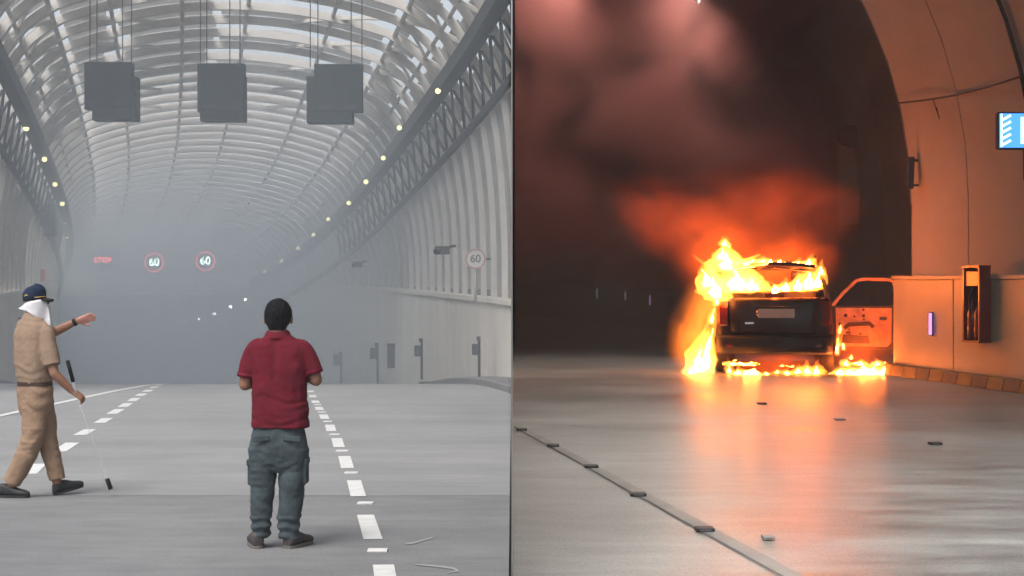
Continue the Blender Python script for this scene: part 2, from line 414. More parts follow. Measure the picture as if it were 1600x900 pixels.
# sheets, bay by bay, each a thin slab outside the ribs; some are missing or short so the sky shows
def sheet(fn, a0, a1, s0, s1, off, name='roof_sheet', n=4):
    mb = MB(); R = []
    g = 0.03
    for i in range(n + 1):
        a = a0 + (a1 - a0) * i / n
        R.append([fn(a, s0 + g, off), fn(a, s1 - g, off), fn(a, s1 - g, off + 0.02), fn(a, s0 + g, off + 0.02)])
    return mb.rings(R).build(name, M['sheet'] if s0 > 52 else M['sheet_near'], can, clip='neg')
for k, s in enumerate(SS[:-1]):
    e_ = s + PITCH
    H = lambda sd: (lambda t, q, off: haunch(sd, t, q, off))
    T = lambda sd: (lambda t, q, off: truss(sd, t, q, off))
    V = lambda sd: (lambda t, q, off: sidewall(sd, t, q, off))
    far = s > 50
    # left roof: sheets with a slanting slit
    if far:
        [sheet(roofpt, a_, a_ + 2.9, s, s + PITCH * 0.9, 0.14) for a_ in (-4.4, -1.45, 1.5)]
    else:
        c1 = -3.6 + 1.2 * rnd()
        sheet(roofpt, -4.4, c1, s, e_, 0.14); sheet(roofpt, c1 + 0.25 + 0.35 * rnd(), -0.5 + 0.3 * rnd(), s, e_, 0.14)
        if s < 40 or k % 3 == 2: sheet(roofpt, 1.2, 2.4, s, s + PITCH * 0.45, 0.14)
        if k % 2: sheet(roofpt, -0.1, 4.4, s + PITCH * 0.55, e_, 0.14)
    # haunches
    if far:
        sheet(H(1), 0, 1, s, e_, 0.16); sheet(H(-1), 0, 1, s, e_, 0.16)
    else:
        a = 0.3 + 0.15 * rnd(); b = a + 0.22 + 0.2 * rnd()
        sheet(H(1), 0, a, s, e_, 0.16); sheet(H(1), b, 1, s, e_, 0.16)
        a = 0.35 + 0.3 * rnd(); b = a + 0.14 + 0.1 * rnd()
        sheet(H(-1), 0, a, s, e_, 0.16); sheet(H(-1), b, 1, s, e_, 0.16)
    # truss bands and side cladding
    for sd in (1, -1):
        if s < 56 and k % 3 == 0:
            sheet(T(sd), 0, 0.3, s, e_, 0.2, 'side_sheet', 2); sheet(T(sd), 0.62, 1, s, e_, 0.2, 'side_sheet', 2)
        else: sheet(T(sd), 0, 1, s, e_, 0.2, 'side_sheet', 2)
        if lamp_z(s) - 1.4 > top_z(s) + 0.1: sheet(V(sd), 0.04, 1, s, e_, 0.07, 'side_sheet', 3)
# purlins along the roof, chords and the lattice between them
def along(fn, name, matl, r, s0=S0, s1=S1, step=2.0, square=None):
    n = int((s1 - s0) / step); pts = [fn(s0 + (s1 - s0) * i / n) for i in range(n + 1)]
    mb = MB()
    if square: mb.sweep(pts, square[0], square[1], (0.0, 0.0, 1.0))
    else: mb.tube(pts, r, 6)
    return mb.build(name, matl, can, clip='neg')
for u in (-3.1, -1.2, 0.6, 2.9): along(lambda s, u=u: roofpt(u, s, 0.02), 'purlin', M['steel'], 0.06)
for sd in (1, -1):
    along(lambda s: haunch(sd, 0.5, s, 0.03), 'purlin', M['steel'], 0.06); along(lambda s: haunch(sd, 0.98, s, 0.0), 'purlin', M['steel'], 0.07)
    along(lambda s: truss(sd, 1.0, s, -0.27) + Vector((0, 0, 0.12)), 'cable_tray', M['tray'], 0.2, square=(0.40, 0.34))
    along(lambda s: truss(sd, 0.0, s, -0.3), 'lower_chord', M['tray'], 0.11)
    for i, s in enumerate(SS[:-1]):
        if s > 70: break
        MB().tube([truss(sd, 0.05, s, -0.1), truss(sd, 0.95, s + PITCH, -0.1)], 0.045, 5).build('lattice_bar', M['box_grey'], can, clip='neg')
        MB().tube([truss(sd, 0.95, s, -0.14), truss(sd, 0.05, s + PITCH, -0.14)], 0.045, 5).build('lattice_bar', M['box_grey'], can, clip='neg')
        if s < 56 and i % 2 == 0:                       # crossing braces on the haunch and the roof's shoulder
            MB().sweep([haunch(sd, t_ / 4, s + 2 * PITCH * t_ / 4, 0.05) for t_ in range(5)], 0.15, 0.1, (0, 1, 0.3)).build('brace', M['steel'], can, clip='neg')
            MB().sweep([haunch(sd, 1 - t_ / 4, s + 2 * PITCH * t_ / 4, 0.09) for t_ in range(5)], 0.13, 0.08, (0, 1, 0.3)).build('brace', M['steel'], can, clip='neg')
            MB().sweep([roofpt(sd * (4.4 - 2.6 * t_ / 4), s + 2 * PITCH * t_ / 4, 0.03) for t_ in range(5)], 0.12, 0.1, (0, 1, 0)).build('brace', M['steel'], can, clip='neg')
# ---- lamps on the trays
ORD = ['first', 'second', 'third', 'fourth', 'fifth', 'sixth', 'seventh', 'eighth', 'ninth', 'tenth', 'eleventh', 'twelfth', 'thirteenth']
def tray_lamp(p, label, group, r=0.1, lens='lamp_on'):
    e = empty('tunnel_lamp', p); tag(e, label, 'lamp', group)
    MB().tube([p + Vector((0, 0.26, 0.03)), p + Vector((0, 0.04, 0.0))], [r * 0.8, r * 1.25], 10).build('housing', M['tray'], e, True)
    MB().tube([p + Vector((0, 0.05, 0)), p + Vector((0, -0.02, -0.01)), p + Vector((0, -0.06, -0.02))], [r, r * 0.95, r * 0.45], 10).build('lens', M[lens], e, True)
for i, (px, py, s) in enumerate([(755, 58, 37.6), (685, 143, 42.5), (625, 200, 47.5), (600, 247, 52.3), (573, 284, 57.3), (546, 317, 61.9), (514, 342, 67.7), (491, 366, 72.2), (467, 387, 77.1), (441, 407, 82), (415, 424, 87)]):
    tray_lamp(W(px, py, s) + Vector((0.0, -0.34, -0.02)), 'lit round lamp on the right cable tray, %s from the top' % ORD[i], 'lamps on the right tray', 0.078 if i < 4 else 0.09)
for i, (px, py, s) in enumerate([(46, 201, 47.5), (74, 249, 52.3), (90, 288, 57.3), (101, 318, 61.9), (105, 346, 67.7), (108, 369, 72.2)]):
    tray_lamp(W(px, py, s) + Vector((0.0, -0.34, -0.02)), 'lit round lamp on the left cable tray, %s from the top' % ORD[i], 'lamps on the left tray', 0.085 if i < 3 else 0.095)
for i, (px, py) in enumerate([(383, 468), (360, 479.5), (335, 490), (311, 498), (288, 505), (263, 513)]):
    tray_lamp(W(px, py, 97 + 4.6 * i), 'faint lamp inside the tunnel mouth, %s from the right' % ORD[i], 'lamps inside the tunnel', 0.10, 'lamp_far')

# ---- tunnel mouth
port = empty('tunnel_portal', (centre(95), 95, road_z(95))); tag(port, 'concrete tunnel mouth at the foot of the ramp, veiled in smoke', 'tunnel portal')
zb = ZC - 0.65
MB().box((centre(95.3), 95.6, zb + 0.55), (16.4, 0.9, 1.1)).build('lintel', M['concrete'], port)
MB().box((centre(95.3), 95.9, zb + 3.6), (18, 0.5, 5.0)).build('head_wall', M['concrete_dark'], port)
R = []
for i in range(20):
    s = 96.3 + i * 3.4; c = centre(s); z0 = road_z(s) - 0.3; z1 = zb + (road_z(s) - road_z(95))
    R.append([(c - 6.6, s, z0), (c - 6.6, s, z1), (c + 6.6, s, z1), (c + 6.6, s, z0)])
MB().rings(R, False, 0, closed=False).build('tunnel_lining', M['concrete_dark'], port)
MB().box((centre(160), 160.9, zb - 7), (18, 0.3, 16)).build('far_end', M['concrete_dark'], port)

# ---- overhead signal boxes (seen from behind) hung from the ribs
def signal_box(rects, s, rods, label):
    c = W(*rects[0][:2], s); e = empty('lane_signal_box', c); tag(e, label, 'lane signal', 'overhead lane signals')
    for i, (x0, y0, x1, y1) in enumerate(rects):
        a, b = W(x0, y1, s), W(x1, y0, s)
        mb = MB(); dy = 0.16 if i == 0 else 0.24
        mb.box(((a.x + b.x) / 2, s + (0 if i == 0 else 0.085), (a.z + b.z) / 2), (b.x - a.x, dy * 2, b.z - a.z))
        mb.build('housing' if i == 0 else 'sign_case', M['box_grey'], e, bevel=0.02)
    x0, y0, x1, y1 = rects[0]
    for (u, v) in ((0.12, 0.5), (0.62, 0.5)):           # vent covers on the back
        a = W(x0 + (x1 - x0) * u, y1 - (y1 - y0) * 0.16, s); b = W(x0 + (x1 - x0) * (u + 0.26), y1 - (y1 - y0) * 0.06, s)
        MB().box(((a.x + b.x) / 2, s - 0.175, (a.z + b.z) / 2), (b.x - a.x, 0.03, b.z - a.z)).build('vent_cover', M['tray'], e)
    for px in rods:
        a = W(px, y0 + 4, s)
        MB().tube([a + Vector((0, 0.1, 0)), Vector((a.x, s + 0.1, lamp_z(s) + 2.4))], 0.014, 6).build('hanger', M['tray'], e)
signal_box([(134, 98, 208, 172), (146, 120, 215, 189)], 41.0, (139, 150, 190, 204), 'slate grey signal box hung under the canopy, leftmost of three')
signal_box([(310, 100, 383, 176), (314, 118, 383, 190)], 41.0, (312, 322, 358, 374), 'slate grey signal box hung under the canopy, middle of three')
signal_box([(492, 101, 567, 176), (480, 120, 552, 193)], 41.0, (484, 496, 548, 565), 'slate grey signal box hung under the canopy, rightmost of three')

# ---- lit signs over the tunnel mouth and plates on the walls
def text_mesh(txt, size, ext=0.0):
    cu = bpy.data.curves.new('t', 'FONT'); cu.body = txt; cu.size = size; cu.align_x = 'CENTER'; cu.align_y = 'CENTER'; cu.extrude = ext; cu.offset = size * 0.014
    o = bpy.data.objects.new('t', cu); COL.objects.link(o); bpy.context.view_layer.update()
    me = bpy.data.meshes.new_from_object(o.evaluated_get(bpy.context.evaluated_depsgraph_get()))
    bpy.data.objects.remove(o); bpy.data.curves.remove(cu)
    me.transform(Matrix.Rotation(math.radians(90), 4, 'X'))
    return me
def ring_mesh(r0, r1, dep=0.02, n=32):
    mb = MB(); R = []
    for i in range(n + 1):
        a = 2 * math.pi * i / n; c, s = math.cos(a), math.sin(a)
        R.append([(r0 * c, -dep / 2, r0 * s), (r1 * c, -dep / 2, r1 * s), (r1 * c, dep / 2, r1 * s), (r0 * c, dep / 2, r0 * s)])
    return mb.rings(R, False)
def place(me, name, loc, m, parent):
    me.transform(Matrix.Translation(loc)); return link(name, me, m, parent)
def led_sign(px, py, s, half, txt, red_bar, label):
    c = W(px, py, s); e = empty('overhead_sign', c); tag(e, label, 'traffic sign', 'lit signs over the tunnel mouth')
    MB().box((c.x, s + 0.08, c.z), (2 * half, 0.16, 2 * half)).build('sign_case', M['box_grey'], e, bevel=0.03)
    if red_bar:
        place(text_mesh('STOP', half * 0.72, 0.01), 'lettering', (c.x, s - 0.02, c.z + 0.05), M['led_red'], e)
    else:
        place(ring_mesh(half * 0.78, half * 0.95).mesh('ring'), 'red_ring', (c.x, s - 0.02, c.z), M['led_dim'], e)
        place(text_mesh(txt, half * 1.0, 0.01), 'lettering', (c.x, s - 0.025, c.z), M['led_white'], e)
    for d in (-0.5, 0.5): MB().tube([(c.x + d * half, s + 0.2, c.z), (c.x + d * half, s + 1.9, c.z)], 0.04, 6).build('bracket', M['tray'], e)
M['led_dim'] = emis('led_red_dim', (1.0, 0.08, 0.14), 3.2)
led_sign(161, 408, 93.5, 0.62, '', True, 'small sign with red lit letters over the tunnel mouth, leftmost')
led_sign(241, 410, 93.5, 0.62, '60', False, 'lit 60 speed sign in a red ring, middle over the tunnel')
led_sign(321, 408, 93.5, 0.62, '60', False, 'lit 60 speed sign in a red ring, right over the tunnel')
c = W(743, 404.5, 38.0); e = empty('speed_sign', W(746, 468, 38.0)); tag(e, 'round white 60 speed sign on a post against the right wall', 'traffic sign')
disc = MB(); R = []
for y in (-0.015, 0.015): R.append([(0.25 * math.cos(2 * math.pi * i / 32) + c.x, c.y + y, 0.25 * math.sin(2 * math.pi * i / 32) + c.z) for i in range(32)])
disc.rings(R).build('sign_plate', M['plate_white'], e)
place(ring_mesh(0.205, 0.245, 0.012).mesh('r'), 'sign_ring', (c.x, c.y - 0.024, c.z), M['sign_red'], e)
place(text_mesh('60', 0.26, 0.004), 'lettering', (c.x, c.y - 0.024, c.z), M['sign_ink'], e)
MB().tube([(c.x, c.y + 0.04, c.z + 0.2), W(743, 470, 38.0) + Vector((0, 0.04, 0))], 0.03, 8).build('post', M['fin'], e, True)
MB().box((c.x + 0.2, c.y + 0.06, c.z), (0.35, 0.03, 0.04)).build('bracket', M['tray'], e)
c = W(74, 430, 60); e = empty('wall_sign', c); tag(e, 'small red and pale plate on the left cladding above the cap', 'sign')
MB().box(c, (0.5, 0.04, 0.5)).build('plate', M['plate_white'], e); MB().box(c + Vector((-0.16, -0.03, 0)), (0.17, 0.02, 0.48)).build('red_stripe', mat('stripe_red', (0.55, 0.12, 0.12)), e)
MB().box(c + Vector((0, 0.1, 0)), (0.1, 0.2, 0.1)).build('bracket', M['tray'], e)
c = W(77, 343, 60); e = empty('loudspeaker', c); tag(e, 'grey box loudspeaker under the left cable tray', 'speaker')
MB().box(c, (0.52, 0.35, 1.25)).build('case', M['box_grey'], e, bevel=0.03); MB().tube([c + Vector((0, 0, 0.6)), c + Vector((-0.1, 0, 1.6))], 0.04).build('bracket', M['tray'], e)
for (px, py, s, label) in ((691, 391, 39.5, 'dark surveillance camera on the right ribs left of the round sign'), (559, 413, 60, 'small dark camera far along the right ribs')):
    c = W(px, py, s); e = empty('surveillance_camera', c); tag(e, label, 'camera')
    MB().box(c, (0.34, 0.3, 0.2), Matrix.Rotation(0.2, 3, 'Z')).build('body', M['tray'], e, bevel=0.02)
    MB().tube([c + Vector((-0.1, -0.14, -0.02)), c + Vector((-0.13, -0.24, -0.03))], [0.075, 0.085], 12).build('lens_hood', M['black'], e, True)
    MB().tube([c + Vector((0.05, 0.1, 0.0)), c + Vector((0.22, 0.12, 0.1)), c + Vector((0.3, 0.5, 0.12))], 0.035, 8).build('arm', M['tray'], e)
# call boxes along the right wall, fixed on posts; one tall cabinet
for i, (px, py, h, s, tall) in enumerate([(745, 546, 42, 37.5, 0), (655, 548, 40, 43, 0), (611, 557, 38, 46.5, 1), (586, 552, 34, 49, 0), (529, 562, 26, 57, 0), (11, 545, 44, 56, 0)]):
    c = W(px, py, s); sc = s / F
    lab = ['dark call box on a post at the right wall nearest the frame edge', 'call box on a post, second along the right wall', 'tall grey cabinet between two call boxes on the right wall', 'call box on a post just beyond the tall cabinet', 'smallest, farthest call box near the man\'s elbow', 'call box on a post at the left wall beside the policeman'][i]
    e = empty('tall_cabinet' if tall else 'call_box', c); tag(e, lab, 'cabinet' if tall else 'call box', 'boxes along the walls')
    if tall:
        MB().box(c, (11 * sc, 0.2, 36 * sc)).build('case', M['box_grey'], e, bevel=0.015); MB().box(c + Vector((0, -0.11, 0.02)), (8 * sc, 0.02, 30 * sc)).build('door', M['tray'], e)
        MB().box(c + Vector((0, 0, 19 * sc)), (13 * sc, 0.24, 2.5 * sc)).build('cap', M['tray'], e)
    else:
        MB().box(c + Vector((-2 * sc, 0, 0.0)), (11 * sc, 0.2, 17 * sc)).build('case', M['box_grey'], e, bevel=0.012)
        MB().box(c + Vector((-2 * sc, -0.105, 1 * sc)), (8 * sc, 0.02, 12 * sc)).build('door', M['tray'], e)
        zt = c.z + 0.5 * h * sc * 0.95; z0 = road_z(s) + 0.17
        MB().tube([(c.x + 3.5 * sc, s + 0.12, min(z0, c.z - 0.3)), (c.x + 3.5 * sc, s + 0.12, zt)], 0.032, 8).build('post', M['tray'], e, True)
        MB().box((c.x + 2 * sc, s + 0.02, zt - 3 * sc), (4.5 * sc, 0.12, 6 * sc)).build('beacon', M['tray'], e, bevel=0.01)
# ================================================================== wall added between the two bores to keep their light apart, edge-on
dw = empty('dividing_wall', (0, 7, 0)); tag(dw, 'thin steel hoarding wall added to keep the light of ramp and bore apart', 'wall')
y = 6.9
while y < 74:
    MB().box((0, y + 1.19, 6.0), (0.004, 2.37, 14.0)).build('sheet_panel', M['partition'], dw)
    y += 2.38
for k in range(1, 28):
    MB().box((0, 6.9 + 2.38 * k, 6.0), (0.006, 0.05, 14.0)).build('stud_strip', M['tray'], dw)

# ================================================================== RIGHT: the bore with the burning car
ZR = ZC - 1.36                                          # floor of the bore
def cr_(s): return -0.18 * (s - 19.7)
def FR(px, py):
    s = 1.36 * F / (py - HOR); return Vector(((px - 800) / F * s, s, ZR))
M['lining'] = mat('bore_lining', (0.29, 0.255, 0.225), 0.75, 0.10, 0.7, 0.12, 18)
M['cladding'] = mat('bore_cladding', (0.31, 0.28, 0.22), 0.5, 0.08, 1.2, 0.05, 30, spec=0.5)
M['cable'] = mat('cable', (0.02, 0.018, 0.017), 0.7)
M['yellow'] = mat('kerb_yellow', (0.17, 0.105, 0.02), 0.7, 0.2, 6)
M['kerb_black'] = mat('kerb_black', (0.075, 0.055, 0.028), 0.7, 0.2, 6)
M['red_paint'] = mat('cabinet_red', (0.16, 0.018, 0.012), 0.35, 0.1, 5, spec=0.6)
M['channel'] = mat('channel_cover', (0.27, 0.265, 0.25), 0.6, 0.15, 3.0, 0.15, 40)
M['bore_lamp'] = emis('bore_luminaire', (1.0, 0.96, 0.88), 200.0)
M['marker'] = emis('marker_light', (0.80, 0.35, 0.9), 0.9)

tag(strip(0, 0, -8, 72, 0, 60, zf=lambda s: ZR, absX=(0.004, 14)).build('bore_floor', M['bore_floor']), 'smooth grey bore floor in front of the burning car', kind='structure')
# lining rings: near bore, then the wider lay-by behind the car
bore = empty('tunnel_bore', (6.3, 20, ZR)); tag(bore, 'curved concrete lining of the smoke filled bore on the right', 'tunnel lining')
STEP = 23.55
def ring(s0, s1, R0, name='lining_ring', thick=0.25, wall=True):
    mb = MB(); prof = []
    for i in range(15):
        a = math.pi * i / 28
        prof.append((math.cos(a), math.sin(a)))
    rows = []
    def P(u, v, s): return (cr_(s) + u, s, ZR + v)
    ins = [(R0, -0.3), (R0, 1.2)] + [(R0 * c, 2.5 + R0 * q) for c, q in prof] + [(-R0 * c, 2.5 + R0 * q) for c, q in prof[-2::-1]] + [(-R0, -0.3)]
    R1 = R0 + thick
    out = [(R1, -0.3), (R1, 1.2)] + [(R1 * c, 2.5 + R1 * q) for c, q in prof] + [(-R1 * c, 2.5 + R1 * q) for c, q in prof[-2::-1]] + [(-R1, -0.3)]
    R = []
    for i in range(len(ins)): R.append([P(*ins[i], s0), P(*ins[i], s1), P(*out[i], s1), P(*out[i], s0)])
    return mb.rings(R).build(name, M['lining'], bore, clip='pos')
s = 5.5
while s < STEP - 0.1:
    ring(s + 0.012, min(s + 1.8, STEP) - 0.012, 6.55); s += 1.8
s = STEP
while s < 72:
    ring(s + 0.012, s + 2.4 - 0.012, 9.15); s += 2.4
ring(5.5, STEP, 6.79, 'light_block_shell', 0.1); ring(STEP, 73, 9.39, 'light_block_shell', 0.1)  # unseen shell added to stop daylight coming through the ring gaps
# the return between the narrow bore and the lay-by, and the far end
mb = MB(); R = []
for i in range(29):
    a = math.pi * i / 28; c, q = math.cos(a), math.sin(a)
    R.append([(cr_(STEP) + 6.56 * c, STEP - 0.012, ZR + 2.5 + 6.56 * q), (cr_(STEP) + 9.3 * c, STEP - 0.012, ZR + 2.5 + 9.3 * q), (cr_(STEP) + 9.3 * c, STEP + 0.011, ZR + 2.5 + 9.3 * q), (cr_(STEP) + 6.56 * c, STEP + 0.011, ZR + 2.5 + 6.56 * q)])
mb.rings(R, True)
mb.box((cr_(STEP) + 7.93, STEP, ZR + 1.1), (2.7, 0.022, 2.8)); mb.build('return_wall', M['lining'], bore, clip='pos')
MB().box((5, 73.2, ZR + 5), (12, 0.2, 14)).build('end_wall', M['lining'], bore)
# cladding wall (chest high) with its panels, coping, kerb blocks
cw = empty('side_barrier', (6.3, 20, ZR)); tag(cw, 'chest high cream cladding wall along the right side of the bore', 'barrier')
s = 5.5
while s < STEP - 0.05:
    e_ = min(s + 2.3, STEP); P = []
    for v in (0.0, 1.40):
        for q, off in ((s + 0.008, 0), (e_ - 0.008, 0), (e_ - 0.008, 0.22), (s + 0.008, 0.22)):
            P.append((cr_(q) + 6.3 + off, q, ZR + v))
    MB().hexa(P).build('cladding_panel', M['cladding'], cw, bevel=0.012)
    P = []
    for v in (1.402, 1.45):
        for q, off in ((s, -0.02), (e_, -0.02), (e_, 0.26), (s, 0.26)): P.append((cr_(q) + 6.3 + off, q, ZR + v))
    MB().hexa(P).build('coping', M['cladding'], cw); s = e_
k = 0; s = 12.0
while s < STEP - 0.05:
    e_ = min(s + 0.42, STEP); P = []
    for v in (0.0, 0.16):
        for q, off in ((s + 0.004, -0.14 + v * 0.25), (e_ - 0.004, -0.14 + v * 0.25), (e_ - 0.004, -0.001), (s + 0.004, -0.001)): P.append((cr_(q) + 6.3 + off, q, ZR + v))
    MB().hexa(P).build('kerb_block', M['yellow'] if k % 2 else M['kerb_black'], cw, bevel=0.01); k += 1; s = e_
# wide part: plain barrier far behind the car with marker lights
fb = empty('far_barrier', (8.9, 26, ZR)); tag(fb, 'dark far barrier behind the burning car', 'barrier')
s = STEP + 0.05
while s < 66:
    P = []
    for v in (0.0, 1.40):
        for q, off in ((s + 0.01, 0), (s + 3.0, 0), (s + 3.0, 0.2), (s + 0.01, 0.2)): P.append((cr_(q) + 8.9 + off, q, ZR + v))
    MB().hexa(P).build('cladding_panel', M['lining'], fb, clip='pos'); s += 3.02
def wall_s(px, u):                                      # depth at which the ray through column px meets the wall line
    return (u + 0.18 * 19.7) / ((px - 800) / F + 0.18)
M['marker_dim'] = emis('marker_dim', (0.8, 0.75, 0.8), 0.7)
for i, (px, py, h) in enumerate([(934, 458, 16), (978, 462, 12), (1017, 469, 15), (1456, 506, 34)]):
    u = 8.88 if px < 1400 else 6.29; s = wall_s(px, u); c = W(px, py, s)
    e = empty('marker_light', c); tag(e, ['faint thin marker light far left on the dark wall', 'faint middle marker light on the dark wall', 'violet marker light left of the flames', 'violet strip marker on the cream wall right of the car door'][i], 'marker light', 'marker lights')
    hh = h / F * s
    MB().box(c + Vector((-0.0, 0, 0)), (0.05, 0.05, hh * 1.1)).build('holder', M['dark'], e, bevel=0.008)
    MB().box(c + Vector((-0.03, -0.03, 0)), (0.035, 0.04, hh)).build('tube', M['marker'] if i > 1 else M['marker_dim'], e)

# luminaires of the bore
M['bore_lamp_hot'] = emis('bore_luminaire_hot', (1.0, 0.93, 0.82), 300.0)
def luminaire(p, label, rods=0.0, ln=1.3):
    e = empty('bore_luminaire', p); tag(e, label, 'luminaire', 'bore luminaires')
    MB().box(p + Vector((0, 0, 0.07)), (0.3, ln, 0.12)).build('housing', M['tray'], e, bevel=0.015)
    MB().box(p, (0.24, ln - 0.1, 0.02)).build('diffuser', M['bore_lamp_hot'] if rods else M['bore_lamp'], e)
    for d in ((0.15,) if rods else (-0.15, 0.15)): MB().box(p + Vector((d, 0, -0.12)), (0.012, ln, 0.24)).build('side_baffle', M['dark'], e)  # shades added to keep lamp light off the side walls
    if not rods:                                        # unseen blades added to keep lamp light off the soot and car
        for k in range(7): MB().box(p + Vector((0, -0.6 + 0.2 * k, -0.11)), (0.28, 0.008, 0.2)).build('light_baffle', M['dark'], e)
    for d in (-0.4, 0.4): MB().tube([p + Vector((0, d, 0.12)), p + Vector((0, d, 0.3 + rods))], 0.015, 6).build('hanger', M['tray'], e)
for i, s in enumerate((6.6, 10.6, 14.6)):
    luminaire(Vector((cr_(s) + 1.2, s, ZR + 8.6)), 'bore luminaire on the lining, %s along the bore' % ORD[i])
luminaire(W(1084, -27, 26.2), 'bore luminaire glowing through smoke above the burning car', 4.0)
luminaire(W(880, -55, 26.5), 'added bore luminaire above the frame, lighting the upper left smoke', 4.0)  # unseen lamp added to brighten the smoke at upper left

# cable sagging along the lining, its clip, and small wall fittings
def lining(px, py, R0=6.5):
    s_ = 17.0
    while s_ < 30:
        u = (px - 800) / F * s_ - cr_(s_); v = 1.36 + (HOR - py) / F * s_
        if (u > R0) if v < 2.5 else (u * u + (v - 2.5) ** 2 > R0 * R0): break
        s_ += 0.02
    return W(px, py, s_)
cb = []
for i in range(25):
    px = 1404 + (1640 - 1404) * i / 24; t = (px - 1404) / 196
    py = 161 - 43 * t + 7 * math.sin(math.pi * min(1, t)); cb.append(lining(px, py, 6.47 - 0.05 * math.sin(t * 9)))
co = MB().tube(cb, 0.014, 6).build('cable', M['cable'], None, True); tag(co, 'thin dark cable sagging across the orange lit lining', 'cable')
c = lining(1458, 156, 6.42)
tag(MB().tube([c, c + Vector((0.03, 0, -0.1)), c + Vector((0.07, 0, -0.2)), c + Vector((0.09, 0, -0.27)), c + Vector((0.07, 0, -0.22)), c + Vector((0.05, 0, -0.1))], 0.007, 6).build('cable_tie', M['cable'], None, True), 'loose tie end dangling from the sagging cable', 'cable tie')
co = MB()
pts = []
for i in range(14):
    a = math.radians(8 + 5.5 * i); pts.append((cr_(19.85) + 6.51 * math.cos(a), 19.85, ZR + 2.5 + 6.51 * math.sin(a)))
tag(co.tube([(cr_(19.85) + 6.51, 19.85, ZR + 1.46)] + pts, 0.028, 8).build('conduit', M['cable'], None, True), 'dark conduit curving up the lining at the right frame edge', 'conduit')
c = lining(1423, 270, 6.42); e = empty('wall_bracket', c); tag(e, 'narrow dark vertical bracket on the orange lit lining', 'bracket')
MB().box(c, (0.085, 0.08, 0.46), Matrix.Rotation(0.04, 3, 'Y')).build('rail', M['dark'], e, bevel=0.008)
for d in (-0.18, 0.18): MB().tube([c + Vector((0, 0, d)), c + Vector((0.22, 0.05, d))], 0.02, 6).build('bolt', M['dark'], e)
# fire hose cabinet on the cladding wall
s = wall_s(1536, 6.3); c = Vector((cr_(s) + 6.29, s, ZC + (HOR - 475) / F * s)); e = empty('hose_cabinet', c); tag(e, 'tall red fire cabinet with dark open front on the cream wall', 'cabinet')
ang = math.atan2(-0.18, 1)
al = Vector((-0.177, 0.984, 0)); nr_ = Vector((-0.984, -0.177, 0)); CR = Matrix((al, -nr_, Vector((0, 0, 1)))).transposed()
def C_(a_, n_, z): return c + al * a_ + nr_ * n_ + Vector((0, 0, z))
MB().box(C_(0, 0.012, 0), (0.42, 0.02, 0.92), CR).build('back_panel', M['dark'], e)
for d in (-0.22, 0.22): MB().box(C_(d, 0.08, 0), (0.03, 0.16, 0.94), CR).build('side_panel', M['red_paint'], e)
MB().box(C_(0, 0.085, 0.485), (0.48, 0.17, 0.03), CR).build('top_panel', M['red_paint'], e)
MB().box(C_(0, 0.085, -0.485), (0.48, 0.17, 0.03), CR).build('bottom_panel', M['red_paint'], e)
MB().box(C_(0.02, 0.09, 0.33), (0.36, 0.10, 0.2), CR).build('call_panel', M['red_paint'], e, bevel=0.01)
for d in (-0.1, 0.09):
    MB().tube([C_(d, 0.085, z) for z in (-0.46, -0.45, -0.12, -0.07, -0.03, 0.01)], [0.02, 0.07, 0.07, 0.05, 0.022, 0.02], 14).build('extinguisher', M['red_paint'], e, True)
MB().tube([C_(0.0, 0.12, 0.2), C_(0.06, 0.15, 0.1), C_(0.04, 0.15, -0.1), C_(-0.05, 0.14, -0.2)], 0.014, 6).build('hose', M['black'], e, True)
# lit lane sign at the right frame edge
c = W(1590, 204, 17.9); e = empty('lane_sign', c); tag(e, 'blue lit sign with white chevrons cut by the right frame edge', 'sign')
MB().box(c + Vector((0.06, 0.06, 0)), (0.56, 0.1, 0.42)).build('sign_case', M['dark'], e, bevel=0.015)
M['sign_blue'] = emis('sign_blue', (0.06, 0.25, 1.0), 1.5); M['sign_lit'] = emis('sign_lit', (0.62, 0.82, 1.0), 1.6)
MB().box(c + Vector((0.06, 0.0, 0)), (0.52, 0.03, 0.38)).build('blue_face', M['sign_blue'], e)
for k in range(5):
    z = -0.14 + 0.07 * k
    MB().box(c + Vector((-0.135, -0.02, z)), (0.12, 0.012, 0.026), Matrix.Rotation(-0.5, 3, 'Y')).build('chevron', M['sign_lit'], e)
MB().box(c + Vector((-0.185, -0.02, 0)), (0.018, 0.012, 0.37)).build('edge_strip', M['sign_lit'], e)
MB().box(c + Vector((0.13, -0.02, 0)), (0.2, 0.012, 0.3)).build('panel_glow', M['sign_lit'], e)
MB().tube([c + Vector((0.12, 0.1, -0.2)), c + Vector((0.13, 0.12, -0.55))], 0.03, 8).build('bracket', M['dark'], e)
# round fan and pale panel on the far wall of the lay-by
s = wall_s(1330, 9.0) ; c = W(1328, 213, s - 0.4); e = empty('wall_fan', c); tag(e, 'round dark fan over a pale panel on the smoky wall', 'fan')
MB().tube([c + Vector((0, 0.25, 0)), c, c + Vector((0, -0.03, 0))], [0.2, 0.2, 0.17], 20).build('fan_drum', M['black'], e, True)
MB().tube([c + Vector((0, 0.0, 0)), c + Vector((0, -0.05, 0))], [0.23, 0.23], 20).build('fan_rim', M['tray'], e)
a, b = W(1312, 352, s - 0.3), W(1346, 205, s - 0.3)
MB().box(((a.x + b.x) / 2, s - 0.1, (a.z + b.z) / 2), (b.x - a.x, 0.1, b.z - a.z)).build('pale_panel', M['cladding'], e, bevel=0.03)

